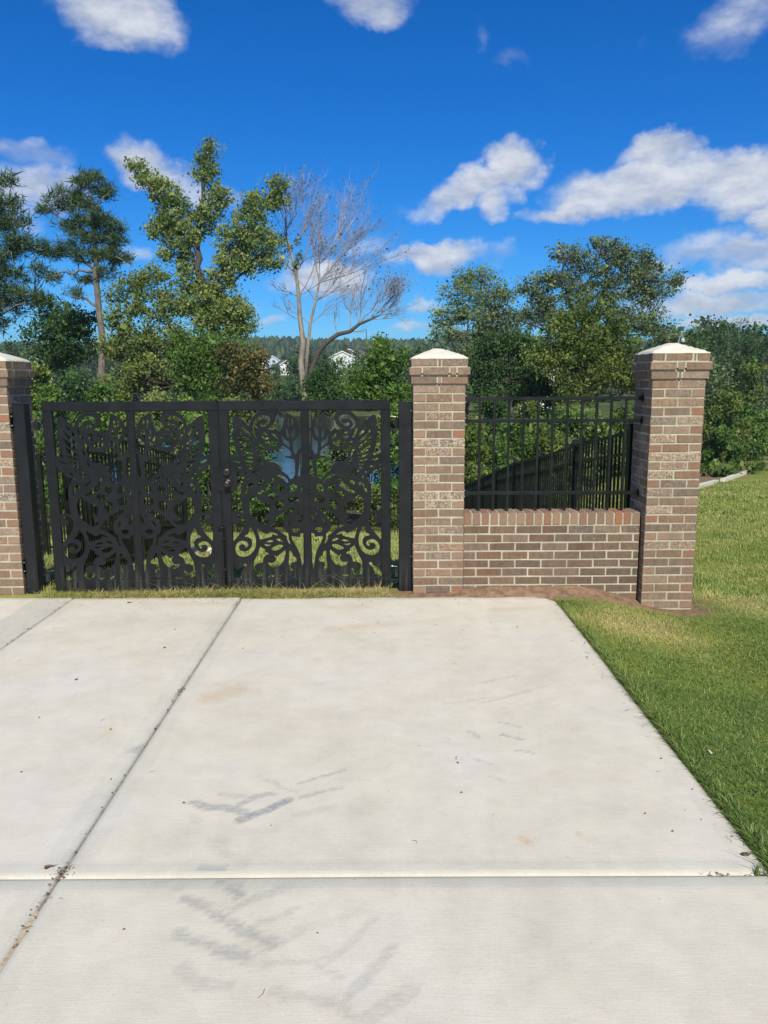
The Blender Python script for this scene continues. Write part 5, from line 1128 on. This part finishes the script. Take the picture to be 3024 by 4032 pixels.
# woods on the right: tall pines and hardwoods
WOOD = [(1440, 705, 34, 70, 'oak', 'grey-green tree just left of the top of the right brick pillar'), (1490, 720, 30, 74, 'dark', 'dark tree behind the right brick pillar'), (1515, 695, 26, 82, 'pine', 'pine with rounded top just right of the right pillar'), (1545, 690, 30, 86, 'dark', 'tallest dark tree of the right-hand woods'),
 (1572, 705, 24, 80, 'pine', 'narrow pine in the middle of the right-hand woods'), (1595, 700, 28, 88, 'pine', 'pine with a paler top in the right-hand woods'), (1622, 712, 26, 84, 'dark', 'dark tree near the right edge of the picture'), (1648, 722, 28, 80, 'pine', 'pine cut off by the right edge of the picture'),
 (1530, 770, 30, 66, 'oak', 'mid-height green tree right of the right brick pillar'), (1580, 775, 30, 70, 'dark', 'mid-height dark tree in front of the right-hand woods'), (1630, 790, 32, 68, 'olive', 'mid-height green tree near the right edge')]
for i, (x, y, w, D, k, lab) in enumerate(WOOD):
    n = 'needle' if k == 'pine' else 'leaf'; L = []
    rg = np.random.default_rng(400 + i)
    for j in range(9): L.append((x + rg.uniform(-.6, .6) * w * (.4 + j * .12), y + 12 + j * 19 + rg.uniform(-6, 6), w * rg.uniform(.7, .95), 16))
    build_tree('pine_tree' if k == 'pine' else 'broadleaf_tree', lab, 'pine tree' if k == 'pine' else 'tree', D, [(x + 2, 960), (x, 860), (x, y + 40), (x, y + 8)], .22, L, m_lf[k], m_pbark, .34 if k == 'pine' else .30, 26, .8, .85, n, (), 'trees of the right-hand woods', 60 + i, .4)
# midground young pines beyond the pond
for i, (x, y, w, D, k, lab) in enumerate([(600, 790, 22, 140, 'dark', 'young pine beyond the pond, left of the dead tree'), (630, 765, 22, 150, 'dark', 'taller young pine beyond the pond, touching the dead trunk on its left'), (715, 760, 20, 150, 'dark', 'thin pine in front of the pale grey house'), (735, 770, 18, 155, 'mid', 'small tree right of the thin pine before the white houses'), (585, 800, 20, 145, 'mid', 'low green tree beyond the pond by the blue-gabled house'), (770, 760, 22, 170, 'dark', 'tree beyond the pond right of the pale grey house'), (925, 745, 30, 160, 'mid', 'distant tree left of the top of the middle pillar'), (60, 760, 30, 120, 'dark', 'distant dark tree above the left brick pillar'), (20, 740, 30, 130, 'dark', 'distant dark tree at the left edge, above the pillar cap'), (1000, 770, 40, 120, 'dark', 'distant dark tree behind the middle pillar, right side'), (1110, 800, 40, 110, 'mid', 'distant green tree seen through the thin branches above the railing')]):
    rg = np.random.default_rng(700 + i); L = [(x + rg.uniform(-.5, .5) * w, y + 10 + j * 14, w * (.35 + .12 * j), 10) for j in range(6)]
    build_tree('distant_tree', lab, 'tree', D, [(x, 880), (x, y)], .18, L, m_lf[k], m_bark, .42, 22, 1.0, .9, 'leaf', (), 'trees beyond the pond', 90 + i, .3)
# forest on the far hills: thousands of conifers
def forest():
    rg = np.random.default_rng(77); n = 9500; a = rg.uniform(-.62, .62, n); D = 340 + 460 * rg.random(n) ** .8; x = D * np.tan(a); y = D
    keep = ~((np.abs(x + 40) < 60) & (D < 420)); x, y = x[keep], y[keep]; n = len(x); z = ground_z(x, y); h = rg.uniform(6, 13, n); w = h * rg.uniform(.20, .36, n); sides = 6; lev = 3
    V = []; T = []; tint = []; b = 0; ang = np.arange(sides) * 2 * math.pi / sides
    for i in range(n):
        rnd = rg.random() < .45; prof = [(0.05, 1.0), (.35, .85), (.65, .45), (1.0, .03)] if not rnd else [(.1, .7), (.4, 1.25), (.75, 1.0), (1.0, .2)]
        for (t, r) in prof:
            rr = w[i] * r * rg.uniform(.7, 1.25, sides); V.append(np.stack([x[i] + np.cos(ang) * rr, y[i] + np.sin(ang) * rr, z[i] + h[i] * (t + rg.uniform(-.05, .05, sides))], 1))
        for j in range(3):
            for k in range(sides): q = (k + 1) % sides; T.append((b + j * sides + k, b + j * sides + q, b + (j + 1) * sides + q, b + (j + 1) * sides + k))
        b += 4 * sides; tint.append(np.full(4 * sides, rg.random()))
    me = mesh_np('forest', np.concatenate(V), np.array(T), m_lf['far'], tint=np.concatenate(tint)); tag(link('forest', me), 'wooded hills along the horizon', 'forest', kind='stuff')
m_lf['far'] = leafmat('far_forest', [(0.022, 0.045, 0.022), (0.040, 0.072, 0.030), (0.065, 0.105, 0.042)], .05)
forest()
# low scrub that covers the ground between the fence and the pond and beyond it
def woodland():
    rg = np.random.default_rng(79); C, R_ = [], []
    n = 620; a = rg.uniform(-.60, .60, n); D = rg.uniform(150, 345, n)
    for i in range(n):
        x, y = D[i] * math.tan(a[i]), D[i]; px = 1512 + F * math.tan(a[i]); h = rg.uniform(5, 11)
        if any(abs(px - c) < w and y < d for c, w, d in ((1082, 50, 375), (1125, 30, 300), (1352, 60, 290), (1430, 70, 305), (170, 45, 170), (2085, 30, 131))) and rg.random() < .93: continue
        z = float(ground_z(x, y)); w = h * rg.uniform(.22, .36)
        for k in range(7): t = rg.uniform(.2, .95); C.append((x + rg.normal(0, w * .55) * (1.15 - t), y + rg.normal(0, w * .5), z + h * t)); R_.append(w * rg.uniform(.45, .75))
    for i in range(150):
        D_ = rg.uniform(92, 135); px = rg.uniform(2560, 3500); x = (px - 1512) / F * D_; z = float(ground_z(x, D_)); h = rg.uniform(9, 13.5); w = h * .26
        for k in range(8): t = rg.uniform(.08, .95); C.append((x + rg.normal(0, w * .5) * (1.2 - t), D_ + rg.normal(0, w * .5), z + h * t)); R_.append(w * rg.uniform(.4, .65))
    for i in range(90):
        D_ = rg.uniform(146, 158); x = rg.uniform(-75, 45); px = 1512 + F * x / D_
        if abs(px - 1360) < 75 or abs(px - 1095) < 60: h = rg.uniform(2.5, 4.0)
        else: h = rg.uniform(5, 8.5)
        z = float(ground_z(x, D_)); w = h * .33
        for k in range(7): t = rg.uniform(.05, .95); C.append((x + rg.normal(0, w * .7), D_ + rg.normal(0, w * .5), z + h * t)); R_.append(w * rg.uniform(.4, .65))
    V, T, t = crown(np.array(C), np.array(R_), 60, .50, rg, 'leaf', .9)
    tag(link('woodland', mesh_np('woodland', V, T, m_lf['far'], tint=t)), 'mass of trees on the slopes beyond the pond', 'woodland', kind='stuff')
woodland()
def scrub():
    rg = np.random.default_rng(78); n = 900; x = rg.uniform(-70, 60, n); y = rg.uniform(29, 44, n) ; x[450:] = rg.uniform(-110, 90, n - 450); y[450:] = rg.uniform(146, 240, n - 450)
    z = ground_z(x, y); pond = ((x + 14) / 31) ** 2 + ((y - 93) / 53) ** 2; k = (pond > 1) & ~((y < 60) & (np.abs(x - (-.115 * y)) < .055 * y)); x, y, z = x[k], y[k], z[k]
    r = np.where(y < 100, .55, 1.3); cs = np.stack([x, y, z + r * .4], 1); V, T, t = crown(cs, r, 60, .2, rg, 'leaf', .6)
    tag(link('scrub', mesh_np('scrub', V, T, m_lf['olive'], tint=t)), 'low scrub and weeds on the banks around the pond', 'scrub', kind='stuff')
scrub()
# ------------------------------------------------------------------ houses
def simple(name, c, rough=.8): return Mat(name, rough, .3).col(c).m
m_white = simple('white_siding', (.78, .78, .76)); m_blue = simple('pale_blue_siding', (.42, .55, .70)); m_beige = simple('beige_siding', (.55, .45, .34)); m_grey = simple('pale_grey_siding', (.62, .65, .66))
m_roof = simple('dark_shingles', (.11, .10, .095), .95); m_win = simple('window_glass', (.05, .06, .08), .15)
def house(px, py_base, D, wid, dep, hw, hr, wall, label, rot=0, gable_front=True, wins=((-.25, .55), (.25, .55)), base_z=None):
    p = P(px, py_base, D); gz = min(p[2], float(ground_z(p[0], D)) + 30); root = tag(empty('house', (p[0], D, p[2]), rot), label, 'house', 'houses beyond the pond')
    w, d = wid / 2, dep / 2; low = float(ground_z(p[0], D)) - p[2] - 1
    low = min(low, -.5)
    m = MB()
    if gable_front:
        m.add([(-w, -d, low), (w, -d, low), (w, -d, hw), (0, -d, hw + hr), (-w, -d, hw), (-w, d, low), (w, d, low), (w, d, hw), (0, d, hw + hr), (-w, d, hw)], [(0, 1, 2, 3, 4), (9, 8, 7, 6, 5), (1, 6, 7, 2), (5, 0, 4, 9)])
    else:
        m.add([(-w, -d, low), (w, -d, low), (w, -d, hw), (w, 0, hw + hr), (w, d, hw), (w, d, low), (-w, d, low), (-w, d, hw), (-w, 0, hw + hr), (-w, -d, hw)], [(0, 1, 2, 9), (1, 5, 4, 3, 2), (5, 6, 7, 4), (6, 0, 9, 8, 7)])
    m.build('wall', wall, root)
    m = MB(); o = .35; t = .22
    def slab_(a, b, c, e):
        a, b, c, e = map(np.array, (a, b, c, e)); up = np.array([0, 0, t]); m.add([a, b, c, e, a + up, b + up, c + up, e + up], [(3, 2, 1, 0), (4, 5, 6, 7), (0, 1, 5, 4), (1, 2, 6, 5), (2, 3, 7, 6), (3, 0, 4, 7)])
    k = hr / (w if gable_front else d)
    if gable_front:
        slab_((-w - o, -d - o, hw - o * k), (0, -d - o, hw + hr), (0, d + o, hw + hr), (-w - o, d + o, hw - o * k)); slab_((0.01, -d - o, hw + hr), (w + o, -d - o, hw - o * k), (w + o, d + o, hw - o * k), (.01, d + o, hw + hr))
    else:
        slab_((-w - o, -d - o, hw - o * k), (w + o, -d - o, hw - o * k), (w + o, 0, hw + hr), (-w - o, 0, hw + hr)); slab_((-w - o, 0.01, hw + hr), (w + o, .01, hw + hr), (w + o, d + o, hw - o * k), (-w - o, d + o, hw - o * k))
    m.build('roof', m_roof, root)
    # gable / eave trim
    m = MB()
    if gable_front:
        for s in (-1, 1): m.add([(s * (w + o), -d - o - .05, hw - o * k - .12), (0, -d - o - .05, hw + hr - .12), (0, -d - o - .05, hw + hr + t), (s * (w + o), -d - o - .05, hw - o * k + t)], [(0, 1, 2, 3)] if s < 0 else [(3, 2, 1, 0)])
    else: m.box(-w - o, w + o, -d - o - .08, -d - o - .02, hw - o * k - .1, hw - o * k + t + .02)
    m.build('trim', m_white, root)
    for (u, v) in wins:
        m = MB(); a = u * wid; z = v * hw; m.box(a - .55, a + .55, -d - .06, -d - .01, z - .75, z + .75); f = m.build('window', m_white, root); m = MB()
        m.box(a - .45, a - .02, -d - .09, -d - .062, z - .65, z + .65); m.box(a + .02, a + .45, -d - .09, -d - .062, z - .65, z + .65); m.build('pane', m_win, f)
    return root
house(1082, 1462, 380, 6.5, 12, 5.0, 2.2, m_blue, 'pale blue gabled house with a dark roof, left of the dead tree', 0, True, ((0, .6),))
house(1050, 1466, 385, 12, 9, 4.2, 2.6, m_white, 'dark-roofed wing at the left of the blue gable', 0, False, ((.1, .55),))
house(1118, 1474, 300, 5, 10, 3.6, 1.6, m_white, 'small white gabled house just left of the dead trunk', .35, True, ((0, .5),))
house(1352, 1478, 290, 9, 12, 6.4, 2.1, m_grey, 'pale grey two-storey gabled house right of the dead tree', 0, True, ((.1, .35), (-.2, .75)))
house(1400, 1470, 310, 9.5, 12, 6.6, 2.6, m_beige, 'beige gabled house with dark roof behind the pale grey one', -.35, True, ((.1, .5),))
house(1448, 1478, 300, 7, 9, 2.6, 1.4, m_white, 'low white house right of the beige one', 0, False, ((0, .5), (.3, .5)))
house(170, 1500, 170, 8, 8, 3.0, 2.0, m_white, 'white house with a grey roof, seen between the left pillar and the trees', 0, True, ((-.2, .5), (.2, .5)))
house(2085, 1530, 130, 6, 7, 2.6, 1.6, m_white, 'white-gabled house glimpsed through the trees above the railing', .2, True, ((-.2, .5), (.2, .5)))
house(560, 1500, 230, 9, 9, 3.0, 2.2, m_beige, 'tan house glimpsed behind the yellow-green tree on the left', 0, False, ((-.2, .5), (.2, .5)))
# street lamp behind the right pillar
p = P(2672, 1345, 64); gz = float(ground_z(p[0], 64)); lr = tag(empty('street_lamp', (p[0], 64, gz)), 'small pale street lamp just above the cap of the right brick pillar', 'street lamp'); hL = p[2] - gz
mb = MB(); mb.tube([(0, 0, -.1), (0, 0, hL), (.05, 0, hL + .35), (.22, 0, hL + .45), (.36, 0, hL + .30)], [.07, .045, .03, .028, .028], 6); mb.build('pole', simple('lamp_grey', (.3, .33, .36)), lr)
mb = MB(); mb.lathe((.34, 0, hL + .1), (0, 0, 1), [(.16, -.12), (.17, 0), (.10, .12), (.03, .2)], 12); mb.build('lamp_head', simple('lamp_shade_grey', (.42, .46, .50)), lr)
# distant mast
p = P(1443, 1345, 600); gz = float(ground_z(p[0], 600)); mt = MB(); mt.tube([(0, 0, -1), (0, 0, P(1443, 1298, 600)[2] - gz)], [.5, .3], 4); tag(mt.build('radio_mast', m_roof, loc=(p[0], 600, gz)), 'thin mast on the skyline right of the dead tree', 'mast')

# ------------------------------------------------------------------ haze
HAZE = 0.00032
hm = bpy.data.materials.new('haze_air'); hm.use_nodes = True; t_ = hm.node_tree; t_.nodes.clear()
pv = t_.nodes.new('ShaderNodeVolumePrincipled'); pv.inputs['Color'].default_value = (0.78, 0.86, 0.95, 1); pv.inputs['Density'].default_value = HAZE; pv.inputs['Anisotropy'].default_value = 0.2
mo = t_.nodes.new('ShaderNodeOutputMaterial'); t_.links.new(pv.outputs[0], mo.inputs['Volume'])
mb = MB(); mb.box(-1700, 1700, -320, 1900, -40, 50); tag(mb.build('haze', hm), kind='stuff')
